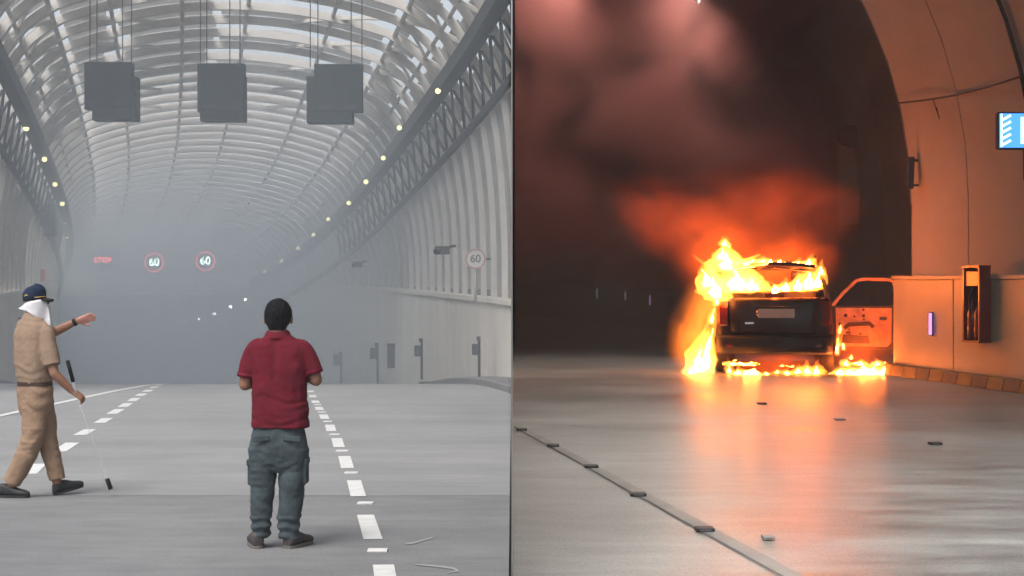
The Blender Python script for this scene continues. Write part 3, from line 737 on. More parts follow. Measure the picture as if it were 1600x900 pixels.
# road channel, studs and odd scraps on the bore floor
def ribbon(name, L0, L1, matl, z, label):
    mb = MB(); n = 12; vv = []; fs = []
    for i in range(n + 1):
        t = i / n
        for (a, b) in (L0, L1):
            p, q = FR(*a), FR(*b); r = p.lerp(q, t); j = 0.012 * noise.noise(Vector((r.y * 1.3, r.x * 5, 3)))
            vv.append((r.x + j, r.y, ZR + z))
    for i in range(n): fs.append((2 * i, 2 * i + 1, 2 * i + 3, 2 * i + 2))
    tag(mb.add(vv, fs).build(name, matl, clip='pos'), label, kind='structure')
ribbon('channel_cover', ((795, 661), (1250, 915)), ((795, 655), (1282, 915)), M['channel'], 0.004, 'pale channel cover strip crossing the bore floor')
ribbon('floor_joint', ((795, 664), (1243, 915)), ((795, 661.5), (1249, 915)), M['verge'], 0.004, 'dark joint along the channel cover')
for i, (px, py, lab) in enumerate([(815, 673, 'farthest road stud on the channel cover near the divider'), (864, 698, 'second farthest road stud on the channel cover'), (924, 731, 'middle road stud on the channel cover'),
                         (997, 775, 'fourth road stud on the channel cover'), (1101, 830, 'nearest, largest road stud on the channel cover'), (1200, 843, 'glinting road stud beside the channel cover'),
                         (1312, 657, 'white road stud right of the fire reflection'), (1461, 695, 'flat road stud on the right of the bore floor'), (1190, 632, 'small road stud just before the burning car')]):
    p = FR(px, py); e = empty('road_stud', p); tag(e, lab, 'road stud', 'studs on the bore floor')
    mb = MB(); k_ = 0.6 if i == 5 else 1.0; mb.box(p + Vector((0, 0, 0.013)), (0.10 * k_, 0.10, 0.018)); mb.build('body', M['dark'] if i not in (5, 6) else M['channel'], e, bevel=0.003)
    MB().box(p + Vector((0, -0.05, 0.013)), (0.06 * k_, 0.008, 0.006)).build('reflector', M['verge'], e)
# ------------------------------------------------------------------ the burning car
M['car_paint'] = mat('scorched_maroon_paint', (0.011, 0.002, 0.003), 0.45, 0.35, 2.2, 0.05, 30, spec=0.5, rvar=0.12)
M['car_black'] = mat('charred_trim', (0.012, 0.010, 0.010), 0.6, 0.3, 6, 0.2, 40)
M['door_inner'] = mat('scorched_firelit_lining', (0.62, 0.33, 0.22), 0.7, 0.35, 5.0, 0.3, 25)  # burnt lining; salmon of the firelight put into its colour
M['tail_red'] = mat('tail_lamp_red', (0.12, 0.004, 0.004), 0.2, 0.1, 5, spec=0.6)
M['plate'] = mat('number_plate', (0.50, 0.44, 0.42), 0.45, 0.1, 8)
M['chrome'] = mat('chrome', (0.7, 0.68, 0.66), 0.18, 0.05, 5, metal=1.0)
YAW = -0.165
CARM = Matrix.Translation((3.86, 23.55, ZR)) @ Matrix.Rotation(YAW, 4, 'Z')
def X(mb):
    mb.v = [tuple(CARM @ Vector(p)) for p in mb.v]; return mb
car = empty('burning_car', CARM @ Vector((0, 2, 0))); tag(car, 'dark maroon hatchback car on fire seen from the rear, driver door open', 'car')
def section(y, hw, z0, zb):
    h = [(hw * 0.80, z0), (hw * 0.94, z0 + 0.05), (hw * 0.985, z0 + 0.2), (hw, 0.70), (hw * 0.99, 0.88), (hw * 0.955, zb - 0.03), (hw * 0.92, zb)]
    return [(x, y, z) for x, z in h] + [(-x, y, z) for x, z in reversed(h)]
ST = [(0.03, 0.74, 0.36, 1.10), (0.08, 0.815, 0.32, 1.13), (0.35, 0.87, 0.28, 1.13), (1.0, 0.88, 0.26, 1.10), (1.8, 0.885, 0.26, 1.07), (2.6, 0.88, 0.26, 1.04), (3.0, 0.87, 0.27, 1.01), (3.6, 0.85, 0.28, 0.94), (3.95, 0.80, 0.32, 0.85), (4.05, 0.72, 0.4, 0.74)]
X(MB().rings([section(*q) for q in ST])).build('body', M['car_paint'], car, True)
# roof, rails, spoiler and pillars
R = []
for y, hw, z in ((0.28, 0.60, 1.60), (0.42, 0.66, 1.655), (0.9, 0.68, 1.70), (1.5, 0.675, 1.70), (1.95, 0.65, 1.655), (2.12, 0.62, 1.60)):
    r = [(-hw + 2 * hw * i / 8, y, z - 0.07 * abs(-1 + i / 4) ** 2.5) for i in range(9)]
    R.append(r + [(x, yy, zz - 0.06) for x, yy, zz in reversed(r)])
X(MB().rings(R)).build('roof', M['car_paint'], car, True)
for sx in (-1, 1):
    for a, b, wd in (((0.785, 0.10, 1.10), (0.605, 0.40, 1.58), 0.10), ((0.80, 1.0, 1.08), (0.635, 0.95, 1.62), 0.08), ((0.80, 1.85, 1.05), (0.63, 1.75, 1.60), 0.08), ((0.78, 2.85, 1.02), (0.60, 2.08, 1.57), 0.08)):
        a = Vector((a[0] * sx, a[1], a[2])); b = Vector((b[0] * sx, b[1], b[2])); m_ = (a + b) / 2 + Vector((0.03 * sx, 0, 0.02))
        X(MB().sweep([a, m_, b], wd, 0.06, (0, 1, 0.3))).build('pillar', M['car_black'], car)
    X(MB().tube([(0.60 * sx, 0.55, 1.70), (0.60 * sx, 0.7, 1.745), (0.60 * sx, 1.6, 1.745), (0.60 * sx, 1.8, 1.70)], 0.018, 6)).build('roof_rail', M['car_black'], car, True)
X(MB().sweep([(-0.58, 0.24, 1.575), (-0.3, 0.2, 1.61), (0, 0.19, 1.62), (0.3, 0.2, 1.61), (0.58, 0.24, 1.575)], 0.05, 0.16, (0, 0.2, 1))).build('spoiler', M['car_paint'], car)
# tailgate, bumper, lamps, plate
R = []
for z, y, hw in ((0.60, -0.03, 0.60), (0.64, -0.045, 0.63), (0.80, -0.05, 0.64), (0.96, -0.035, 0.655), (1.08, 0.0, 0.665), (1.13, 0.03, 0.67)):
    n = 10
    fr = [(-hw + 2 * hw * i / n, y - 0.035 * (1 - (-1 + 2 * i / n) ** 2), z) for i in range(n + 1)]
    R.append(fr + [(x, 0.09, zz) for x, yy, zz in reversed(fr)])
tg = X(MB().rings(R)).build('tailgate', M['car_paint'], car, True)
X(MB().box((0.03, -0.092, 0.905), (0.53, 0.02, 0.135))).build('number_plate', M['plate'], tg, bevel=0.006)
X(MB().box((0.03, -0.089, 0.995), (0.60, 0.035, 0.03))).build('plate_lamp_trim', M['car_black'], tg, bevel=0.008)
X(MB().tube([(-0.17 - 0.05, -0.07, 0.905), (-0.17 - 0.05, -0.095, 0.905)], [0.05, 0.042], 16)).build('emblem', M['chrome'], tg, True)
X(MB().box((-0.36, -0.085, 0.76), (0.13, 0.012, 0.03))).build('glint_bar', M['chrome'], tg)  # small chrome bar put in for a bright reflected dot
R = []
for x, y in ((-0.86, 0.28), (-0.84, 0.05), (-0.74, -0.06), (-0.4, -0.115), (0, -0.13), (0.4, -0.115), (0.74, -0.06), (0.84, 0.05), (0.86, 0.28)):
    R.append([(x, y + 0.06, 0.30), (x, y, 0.34), (x, y - 0.015, 0.44), (x, y, 0.54), (x, y + 0.05, 0.58), (x, y + 0.1, 0.57), (x, y + 0.1, 0.31)])
bp = X(MB().rings(R)).build('rear_bumper', M['car_black'], car, True)
for sx in (-1, 1):
    X(MB().box((0.60 * sx, -0.085, 0.43), (0.2, 0.02, 0.05))).build('reflector', M['tail_red'], bp, bevel=0.006)
    R = []
    for z, x, y in ((0.72, 0.745, -0.005), (0.80, 0.755, -0.02), (0.98, 0.75, -0.01), (1.10, 0.735, 0.02)):
        R.append([(sx * (x - 0.07), y, z), (sx * (x + 0.05), y + 0.05, z), (sx * (x + 0.085), y + 0.17, z), (sx * (x - 0.07), y + 0.12, z)])
    X(MB().rings(R)).build('tail_lamp', M['tail_red'], car, bevel=0.008)
# seats as dark shapes inside
for x, y in ((-0.38, 0.75), (0.38, 0.75), (-0.38, 1.75), (0.38, 1.75)):
    st = X(MB().box((x, y, 1.12), (0.5, 0.14, 0.5), Matrix.Rotation(0.2, 3, 'X'))).build('seat_back', M['car_black'], car, bevel=0.05)
    X(MB().box((x, y + 0.04, 1.46), (0.26, 0.1, 0.16))).build('headrest', M['car_black'], st, bevel=0.04)
# wheels
for x, y in ((-0.77, 0.72), (0.77, 0.72), (-0.77, 3.25), (0.77, 3.25)):
    sx = 1 if x > 0 else -1; prof = [(-0.11, 0.20), (-0.11, 0.28), (-0.085, 0.318), (0.0, 0.325), (0.085, 0.318), (0.11, 0.28), (0.11, 0.20)]
    mb = MB(); R = []
    for i in range(25):
        a = 2 * math.pi * i / 24; R.append([(x + d, y + r * math.cos(a), 0.325 + r * math.sin(a)) for d, r in prof])
    wh = X(mb.rings(R, False, 0)).build('wheel', M['black'], car, True)
    X(MB().tube([(x - 0.09, y, 0.325), (x + 0.09, y, 0.325)], 0.205, 20)).build('rim', M['car_black'], wh, True)
    mb = MB(); R = []
    for i in range(13):
        a = math.pi * i / 12; R.append([(sx * 0.86, y + 0.37 * math.cos(a), 0.34 + 0.37 * math.sin(a)), (sx * 0.90, y + 0.40 * math.cos(a), 0.34 + 0.40 * math.sin(a)), (sx * 0.87, y + 0.45 * math.cos(a), 0.34 + 0.45 * math.sin(a))])
    X(mb.rings(R, False, 0, closed=False)).build('wheel_arch', M['car_black'], car, True)
# the open front door, hinged at its front edge, lining towards the camera
HX, HY, A = 0.90, 2.50, math.radians(80)
dd = Vector((math.sin(A), -math.cos(A), 0)); dn = Vector((dd.y, -dd.x, 0))   # dn: towards the rear of the car
def D(d, z, t): return Vector((HX, HY, 0)) + dd * d + dn * t + Vector((0, 0, z))
def plate(outline, t0, t1):
    return MB().rings([[D(d, z, t0) for d, z in outline], [D(d, z, t1) for d, z in outline]])
door = X(plate([(0.03, 0.34), (0.10, 0.28), (0.95, 0.28), (1.02, 0.36), (1.04, 0.98), (0.02, 0.98)], -0.05, 0.03)).build('front_door', M['car_paint'], car)
X(plate([(0.09, 0.36), (0.14, 0.33), (0.90, 0.33), (0.96, 0.40), (0.97, 0.95), (0.08, 0.95)], 0.032, 0.055)).build('door_lining', M['door_inner'], door, bevel=0.008)
fr = [D(0.03, 0.98, 0), D(0.20, 1.19, 0), D(0.40, 1.385, 0), D(0.52, 1.41, 0), D(0.92, 1.40, 0), D(1.0, 1.36, 0), D(1.03, 0.98, 0)]
X(MB().sweep(fr, 0.055, 0.05, dn)).build('window_frame', M['door_inner'], door)
X(MB().sweep([D(0.22, 0.62, 0.075), D(0.3, 0.68, 0.10), D(0.62, 0.70, 0.10), D(0.68, 0.64, 0.075)], 0.05, 0.06, dn)).build('armrest', M['car_black'], door, bevel=0.01)
X(MB().box(D(0.83, 0.78, 0.065), (0.12, 0.03, 0.05), Matrix.Rotation(0.17, 3, 'Z'))).build('inner_handle', M['chrome'], door, bevel=0.008)
X(plate([(0.18, 0.38), (0.62, 0.38), (0.60, 0.50), (0.20, 0.52)], 0.056, 0.085)).build('door_pocket', M['car_black'], door, bevel=0.01)
for k in range(16):
    d, z, r = 0.14 + 0.45 * rnd(), 0.42 + 0.5 * rnd(), 0.012 + 0.018 * rnd()
    X(MB().tube([D(d, z, 0.05), D(d, z, 0.058)], r, 8)).build('burn_hole', M['car_black'], door)

# ------------------------------------------------------------------ flames
M['flame_core'] = emis('flame_core', (1.0, 0.25, 0.04), 17.0)
M['flame_hot'] = emis('flame_hot_core', (1.0, 0.17, 0.022), 200.0)
M['flame'] = bpy.data.materials.new('flame_gas'); M['flame'].use_nodes = True; _t = M['flame'].node_tree; _t.nodes.clear()
_e = _t.nodes.new('ShaderNodeEmission'); _e.inputs[0].default_value = (1.0, 0.24, 0.026, 1); _e.inputs[1].default_value = 19.0
_o = _t.nodes.new('ShaderNodeOutputMaterial'); _t.links.new(_e.outputs[0], _o.inputs['Volume'])
def tongue(mb, p, wd, ht, seed, lean=(0, 0), depth=0.6, nr=12, n=10):
    """one flame tongue: a bulb at its foot drawn out to a wavering tip"""
    R = []
    for i in range(nr + 1):
        t = i / nr
        r = wd / 2 * (0.55 + 0.75 * math.sin(math.pi * min(1, t * 1.25 + 0.12))) * (1 - t) ** 0.55 if t < 1 else 0.004
        q = noise.noise_vector(Vector((seed * 3.1, t * 2.2, seed))) * wd * 0.55 * t
        c = Vector(p) + Vector((lean[0] * t * t, lean[1] * t * t, ht * t)) + Vector((q.x, q.y * 0.5, 0))
        ring_ = []
        for j in range(n):
            a = 2 * math.pi * j / n
            k = 1 + 0.55 * noise.noise(Vector((math.cos(a) * 1.1 + seed * 7, math.sin(a) * 1.1, t * 4.0 + seed)))
            ring_.append(c + Vector((math.cos(a) * r * k, math.sin(a) * r * k * depth, 0.35 * r * noise.noise(Vector((a, t * 5, seed * 2))))))
        R.append(ring_)
    mb.rings(R)
def fire(name, label, items, s):
    e = empty('fire', W(items[0][0], items[0][1], s)); tag(e, label, 'fire', 'fires burning on and around the car')
    for k, (px, py, w_, h_, lx, ds) in enumerate(items):
        q = s + ds; mb = MB(); tongue(mb, W(px, py, q), w_ / F * q * 1.2, h_ / F * q * 1.12, k * 1.7 + s + len(name), (lx / F * q, 0))
        fl = mb.build('flame', M['flame'], e, True)
        mb = MB(); tongue(mb, W(px, py, q) + Vector((0, 0, h_ / F * q * 0.08)), w_ / F * q * 0.42, h_ / F * q * 0.55, k * 1.7 + s + len(name), (lx / F * q * 0.4, 0)); mb.build('flame_core', M['flame_hot' if name in ('cabin_right', 'under_door') else 'flame_core'], fl, True)
fire('cabin_left', 'big white hot fire bursting from the rear left window and roof', [
    (1118, 470, 40, 62, -16, 0.0), (1104, 452, 30, 50, -6, 0.05), (1150, 458, 62, 58, -8, 0.12), (1136, 425, 44, 52, -4, 0.15), (1126, 408, 26, 32, 4, 0.2), (1176, 456, 50, 34, -10, 0.1), (1170, 420, 50, 22, 18, 0.2),
    (1132, 385, 18, 16, 4, 0.2), (1192, 413, 30, 13, 14, 0.2), (1120, 478, 12, 26, 4, -0.04)], 23.6)
fire('cabin_right', 'ragged flames along the rear window sill and right roof edge', [
    (1212, 456, 26, 16, 0, 0), (1228, 456, 26, 22, 3, 0), (1246, 456, 28, 30, 2, 0.05), (1264, 455, 34, 46, -4, 0.1), (1278, 452, 24, 44, 6, 0.1), (1246, 420, 26, 18, 8, 0.2), (1262, 418, 30, 20, 2, 0.2), (1282, 430, 16, 20, 6, 0.15), (1218, 412, 12, 9, 3, 0.2), (1204, 412, 12, 10, 0, 0.2)], 23.62)
fire('left_side', 'column of fire standing on the floor at the left rear wheel', [
    (1092, 586, 44, 66, 8, 0), (1104, 584, 26, 92, 4, 0.1), (1080, 587, 22, 26, -2, -0.05), (1108, 552, 15, 62, 14, 0.12), (1112, 508, 11, 40, 12, 0.1)], 23.7)
fire('under_bumper', 'low flames licking out from under the rear bumper', [
    (1139, 585, 15, 22, 0, 0), (1152, 586, 22, 14, 2, 0), (1146, 571, 26, 8, 6, -0.1), (1168, 571, 26, 6, 6, -0.1), (1176, 586, 22, 9, 0, 0), (1198, 586, 16, 7, 0, 0), (1214, 584, 13, 9, 2, 0.05), (1230, 586, 18, 11, 1, 0.02), (1246, 585, 20, 16, 0, 0), (1262, 586, 24, 22, 2, 0), (1275, 586, 22, 22, 0, 0.02), (1222, 573, 10, 5, 2, -0.1), (1238, 574, 9, 5, 2, -0.1)], 23.5)
fire('under_door', 'flat bright fire on the floor below the open door', [
    (1312, 586, 26, 14, 2, 0), (1330, 587, 30, 14, 0, 0.05), (1350, 587, 30, 13, 0, 0), (1366, 586, 28, 20, 2, 0.05), (1380, 586, 24, 20, -2, 0), (1340, 586, 30, 9, 0, -0.1)], 23.7)
fire('door_edge', 'small flames crawling up the burning door lining', [
    (1308, 556, 9, 44, 3, 0), (1318, 548, 7, 30, -3, 0), (1312, 522, 6, 22, 4, 0), (1326, 530, 5, 16, 2, 0), (1390, 520, 5, 26, 0, 0.25), (1391, 492, 4, 18, 0, 0.25), (1330, 562, 8, 12, 0, 0), (1345, 572, 22, 12, 0, -0.25), (1322, 572, 20, 14, 0, -0.25), (1370, 572, 20, 12, 0, -0.2)], 25.75)

def glow_material(name, col, st, sharp=1.5, nscale=2.2, cut=0.42):
    """flame halo and firelit smoke put in as emission that dies away from the middle of its cell, broken up by noise"""
    m = bpy.data.materials.new(name); m.use_nodes = True; t = m.node_tree; t.nodes.clear(); N = t.nodes; L = t.links
    tc = N.new('ShaderNodeTexCoord')
    nz = N.new('ShaderNodeTexNoise'); nz.inputs['Scale'].default_value = nscale; nz.inputs['Detail'].default_value = 3; nz.inputs['Distortion'].default_value = 0.6
    L.new(tc.outputs['Object'], nz.inputs['Vector'])
    ln = N.new('ShaderNodeVectorMath'); ln.operation = 'LENGTH'; L.new(tc.outputs['Object'], ln.inputs[0])
    a = N.new('ShaderNodeMath'); a.operation = 'SUBTRACT'; a.inputs[0].default_value = 1.0; L.new(ln.outputs['Value'], a.inputs[1]); a.use_clamp = True
    p = N.new('ShaderNodeMath'); p.operation = 'POWER'; L.new(a.outputs[0], p.inputs[0]); p.inputs[1].default_value = sharp
    mr = N.new('ShaderNodeMapRange'); mr.inputs[1].default_value = cut - 0.12; mr.inputs[2].default_value = cut + 0.3; L.new(nz.outputs['Fac'], mr.inputs[0])
    mu = N.new('ShaderNodeMath'); mu.operation = 'MULTIPLY'; L.new(p.outputs[0], mu.inputs[0]); L.new(mr.outputs[0], mu.inputs[1])
    m2 = N.new('ShaderNodeMath'); m2.operation = 'MULTIPLY'; L.new(mu.outputs[0], m2.inputs[0]); m2.inputs[1].default_value = st
    e = N.new('ShaderNodeEmission'); e.inputs[0].default_value = (*col, 1); L.new(m2.outputs[0], e.inputs[1])
    o = N.new('ShaderNodeOutputMaterial'); L.new(e.outputs[0], o.inputs['Volume'])
    m.cycles.volume_step_rate = 0.6
    return m
M['glow'] = glow_material('flame_halo', (1.0, 0.10, 0.008), 4.4, 2.0)
M['glow_hot'] = glow_material('flame_halo_hot', (1.0, 0.20, 0.018), 11.0, 2.4, 2.0, 0.40)
M['glow_dim'] = glow_material('firelit_smoke_glow', (1.0, 0.10, 0.015), 0.75, 1.2, 1.8, 0.45)  # firelight on the smoke, put in as a dim red emission
sph = bpy.data.meshes.new('cell'); bm = bmesh.new(); bmesh.ops.create_icosphere(bm, subdivisions=3, radius=1.0); bm.to_mesh(sph); bm.free()
def glow(px, py, rx, ry, s, rd, matl, tilt=0.0):
    me = sph.copy(); me.materials.append(matl); o = bpy.data.objects.new('flame_glow', me); COL.objects.link(o)
    o.location = W(px, py, s); o.scale = (rx / F * s, rd, ry / F * s); o.rotation_euler = (0, tilt, 0); tag(o, kind='stuff')
glow(1125, 400, 92, 88, 24.2, 0.8, M['glow'], 0.2)
glow(1225, 408, 105, 70, 24.4, 0.8, M['glow'])
glow(1085, 528, 52, 92, 24.0, 0.6, M['glow_hot'], 0.12)
glow(1112, 470, 55, 70, 24.0, 0.5, M['glow_hot'], 0.3)
glow(1215, 570, 105, 34, 23.9, 0.5, M['glow'])
glow(1345, 545, 70, 62, 25.4, 0.6, M['glow'])
glow(1345, 578, 72, 22, 23.9, 0.4, M['glow_hot'])
glow(1200, 425, 70, 42, 24.6, 0.5, M['glow'])
glow(1060, 350, 130, 70, 25.6, 1.2, M['glow_dim'], 0.45)
glow(1190, 330, 170, 90, 26.0, 1.2, M['glow_dim'])

# ------------------------------------------------------------------ black smoke filling the lay-by vault behind the car
def soot():
    m = bpy.data.materials.new('soot_smoke'); m.use_nodes = True; t = m.node_tree; t.nodes.clear(); N = t.nodes; L = t.links
    tc = N.new('ShaderNodeTexCoord'); mp = N.new('ShaderNodeMapping'); mp.inputs['Scale'].default_value = (0.55, 0.35, 0.62); L.new(tc.outputs['Object'], mp.inputs[0])
    nz = N.new('ShaderNodeTexNoise'); nz.inputs['Scale'].default_value = 1.0; nz.inputs['Detail'].default_value = 4; nz.inputs['Roughness'].default_value = 0.55; nz.inputs['Distortion'].default_value = 0.8
    L.new(mp.outputs[0], nz.inputs['Vector'])
    sp = N.new('ShaderNodeSeparateXYZ'); L.new(tc.outputs['Object'], sp.inputs[0])
    def mrange(x, a, b, c=0.0, d=1.0):
        q = N.new('ShaderNodeMapRange'); q.inputs[1].default_value = a; q.inputs[2].default_value = b; q.inputs[3].default_value = c; q.inputs[4].default_value = d; L.new(x, q.inputs[0]); return q.outputs[0]
    def mth(op, x, y):
        q = N.new('ShaderNodeMath'); q.operation = op
        for i, k in enumerate((x, y)):
            if isinstance(k, (int, float)): q.inputs[i].default_value = k
            else: L.new(k, q.inputs[i])
        return q.outputs[0]
    hz = mrange(sp.outputs['Z'], 1.6, 4.6, 0.0, 1.0)
    fr_ = mrange(sp.outputs['Y'], 24.3, 27.5, 0.0, 1.0)
    nn = mrange(nz.outputs['Fac'], 0.43, 0.60, 0.03, 1.0)
    uu = mth('ADD', sp.outputs['X'], mth('MULTIPLY', sp.outputs['Y'], 0.18)); rt = mrange(uu, 8.8, 10.6, 1.0, 0.08)
    d = mth('MULTIPLY', mth('MULTIPLY', mth('MULTIPLY', mth('MULTIPLY', hz, fr_), nn), rt), 1.3)
    p = N.new('ShaderNodeVolumePrincipled'); p.inputs['Color'].default_value = (0.12, 0.042, 0.037, 1); p.inputs['Anisotropy'].default_value = 0.1
    L.new(d, p.inputs['Density'])
    o = N.new('ShaderNodeOutputMaterial'); L.new(p.outputs[0], o.inputs['Volume'])
    m.cycles.volume_step_rate = 1.0
    return m
M['soot'] = soot()
R = []
for s in (24.2, 30, 36, 42, 48):
    R.append([(0.05, s, ZR + 1.2), (cr_(s) + 8.7, s, ZR + 1.2), (cr_(s) + 8.7, s, ZR + 5.2), (cr_(s) + 7.2, s, ZR + 8.0), (max(cr_(s) + 4.5, 0.3), s, ZR + 9.6), (0.05, s, ZR + 9.8)])
tag(MB().rings(R).build('black_smoke', M['soot']), kind='stuff')
M['grey_smoke'] = volume('grey_smoke', (0.35, 0.33, 0.31), 0.10)
R = []
for s in (28.5, 36, 44, 52):
    R.append([(0.06, s, ZR + 0.02), (cr_(s) + 8.8, s, ZR + 0.02), (cr_(s) + 8.8, s, ZR + 3.0), (0.06, s, ZR + 3.0)])
tag(MB().rings(R).build('grey_smoke', M['grey_smoke']), kind='stuff')
# ------------------------------------------------------------------ people
def cloth_mat(name, col, var, scale, wr=0.25):
    m = mat(name, col, 0.9, var, scale, wr, 22, spec=0.15)
    return m
M['skin'] = mat('skin', (0.27, 0.135, 0.085), 0.55, 0.10, 14, 0.05, 80, spec=0.4)
M['skin_pink'] = mat('palm_skin', (0.47, 0.22, 0.17), 0.55, 0.10, 20, spec=0.4)
M['hair'] = mat('black_hair', (0.010, 0.010, 0.012), 0.75, 0.3, 60, 0.8, 90, spec=0.15, stretch=(1, 1, 0.25))
M['red_polo'] = cloth_mat('red_polo_cotton', (0.125, 0.011, 0.022), 0.14, 7)
M['cargo'] = cloth_mat('faded_slate_cotton', (0.060, 0.078, 0.088), 0.30, 6)
M['khaki'] = cloth_mat('khaki_cotton', (0.275, 0.195, 0.140), 0.09, 6)
M['khaki_pants'] = cloth_mat('khaki_drill', (0.29, 0.195, 0.135), 0.10, 6)
M['white_cloth'] = cloth_mat('white_cloth', (0.72, 0.72, 0.75), 0.06, 9)
M['navy'] = cloth_mat('navy_cap_cloth', (0.016, 0.026, 0.055), 0.15, 9)
M['gold'] = mat('gold_braid', (0.40, 0.28, 0.08), 0.5, 0.2, 30)
M['leather'] = mat('brown_leather', (0.05, 0.028, 0.02), 0.5, 0.2, 10)
M['shoe'] = mat('dark_shoe', (0.02, 0.022, 0.024), 0.55, 0.25, 12, spec=0.4)
M['shoe_brown'] = mat('brown_shoe', (0.055, 0.045, 0.045), 0.6, 0.25, 12)
M['sole'] = mat('shoe_sole', (0.14, 0.13, 0.12), 0.8, 0.1, 12)
M['clear'] = mat('clear_baton', (0.6, 0.6, 0.62), 0.25, 0.04, 6, spec=0.5); M['clear'].node_tree.nodes['Principled BSDF'].inputs['Alpha'].default_value = 0.2

def limb(mb, pts, rads, side=(1, 0, 0), n=16, ex=2.3):
    """tapering limb: superellipse rings along pts; rads = (along side, across) per point"""
    P = [Vector(p) for p in pts]; side = Vector(side).normalized(); R = []
    # resample with a smooth spline
    Q = []; K = []
    m = len(P)
    for i in range(m - 1):
        p0, p1, p2, p3 = P[max(i - 1, 0)], P[i], P[i + 1], P[min(i + 2, m - 1)]
        steps = 5
        for k in range(steps):
            t = k / steps
            Q.append(0.5 * ((2 * p1) + (p2 - p0) * t + (2 * p0 - 5 * p1 + 4 * p2 - p3) * t * t + (3 * p1 - p0 - 3 * p2 + p3) * t ** 3))
            ra, rb = [(q if isinstance(q, (tuple, list)) else (q, q)) for q in (rads[i], rads[i + 1])]
            f = t * t * (3 - 2 * t) * 0.5 + t * 0.5
            K.append((ra[0] + (rb[0] - ra[0]) * f, ra[1] + (rb[1] - ra[1]) * f))
    Q.append(P[-1]); r = rads[-1]; K.append(r if isinstance(r, (tuple, list)) else (r, r))
    for i, c in enumerate(Q):
        t = (Q[min(i + 1, len(Q) - 1)] - Q[max(i - 1, 0)]).normalized()
        v = t.cross(side)
        v = v.normalized() if v.length > 1e-4 else Vector((0, 1, 0)); u = v.cross(t).normalized()
        ring_ = []
        for j in range(n):
            a = 2 * math.pi * j / n; ca, sa = math.cos(a), math.sin(a)
            ring_.append(c + u * K[i][0] * math.copysign(abs(ca) ** (2 / ex), ca) + v * K[i][1] * math.copysign(abs(sa) ** (2 / ex), sa))
        R.append(ring_)
    mb.rings(R)
def ball(mb, c, r, n=14):
    c = Vector(c); R = []
    for i in range(1, n):
        a = math.pi * i / n
        R.append([c + Vector((r[0] * math.sin(a) * math.cos(2 * math.pi * j / 18), r[1] * math.sin(a) * math.sin(2 * math.pi * j / 18), -r[2] * math.cos(a))) for j in range(18)])
    mb.rings(R)
def fuse(mb, name, matl, parent, voxel=0.009, smooth=4, wrinkle=None, rules=None):
    """weld overlapping limbs into one continuous skin, then let it settle and crease"""
    me = mb.mesh(name); o = bpy.data.objects.new('tmp', me); COL.objects.link(o)
    r = o.modifiers.new('r', 'REMESH'); r.mode = 'VOXEL'; r.voxel_size = voxel
    sm = o.modifiers.new('s', 'SMOOTH'); sm.factor = 0.5; sm.iterations = smooth
    bpy.context.view_layer.update()
    me2 = bpy.data.meshes.new_from_object(o.evaluated_get(bpy.context.evaluated_depsgraph_get()))
    bpy.data.objects.remove(o); me2.name = name
    if wrinkle:
        nn = [v.normal.copy() for v in me2.vertices]
        for v, q in zip(me2.vertices, nn): v.co += q * wrinkle(v.co)
    mats = matl if isinstance(matl, list) else [matl]
    ob = link(name, me2, mats, parent, True)
    if rules:
        for p in me2.polygons: p.material_index = rules(p.center)
    return ob
def hand(mb, wrist, d, up, curl, L=0.185, spread=0.16, thumb=1):
    """palm and five bent fingers; d = direction of the hand, up = back of the hand"""
    d = Vector(d).normalized(); up = (Vector(up) - d * Vector(up).dot(d)).normalized(); sd = d.cross(up).normalized()
    w0 = Vector(wrist)
    limb(mb, [w0 - d * 0.02, w0 + d * 0.03, w0 + d * 0.07, w0 + d * 0.095], [(0.026, 0.019), (0.034, 0.018), (0.040, 0.016), (0.036, 0.013)], sd, 12)
    for k, (off, ln) in enumerate(((-0.030, 0.066), (-0.010, 0.078), (0.011, 0.085), (0.031, 0.074))):
        p = w0 + d * 0.088 + sd * off * thumb; a = curl * 0.55; pts = [p - d * 0.02, p]; fd = (d + sd * off * spread * 12 * thumb).normalized()
        for seg in (0.45, 0.32, 0.23):
            fd = (Matrix.Rotation(-a, 3, sd) @ fd) if curl else fd
            p = p + fd * ln * seg; pts.append(p); a = curl * 0.9
        limb(mb, pts, [0.0095, 0.0095, 0.0092, 0.0085, 0.007], sd, 8)
    p = w0 + d * 0.03 + sd * 0.03 * thumb
    td = (d * 0.75 + sd * 0.65 * thumb - up * (0.15 + 0.35 * curl)).normalized()
    limb(mb, [p - td * 0.015, p + td * 0.028, p + td * 0.052 + d * 0.008, p + td * 0.066 + d * 0.02], [0.014, 0.0125, 0.011, 0.008], up, 8)
def folds(seed, amp, fz=16.0, fx=5.0, lo=-9, hi=9, base=0.0):
    def f(c):
        z = c.z; k = 1.0 if lo <= z <= hi else 0.25
        a = noise.noise(Vector((c.x * fx + seed, c.y * fx, z * fz + 2.0 * noise.noise(Vector((c.x * 6, c.y * 6, seed))))))
        b = noise.noise(Vector((c.x * 9 + 3, c.y * 9, z * 9 + seed)))
        return base + amp * k * (a * 1.0 + 0.35 * b)
    return f
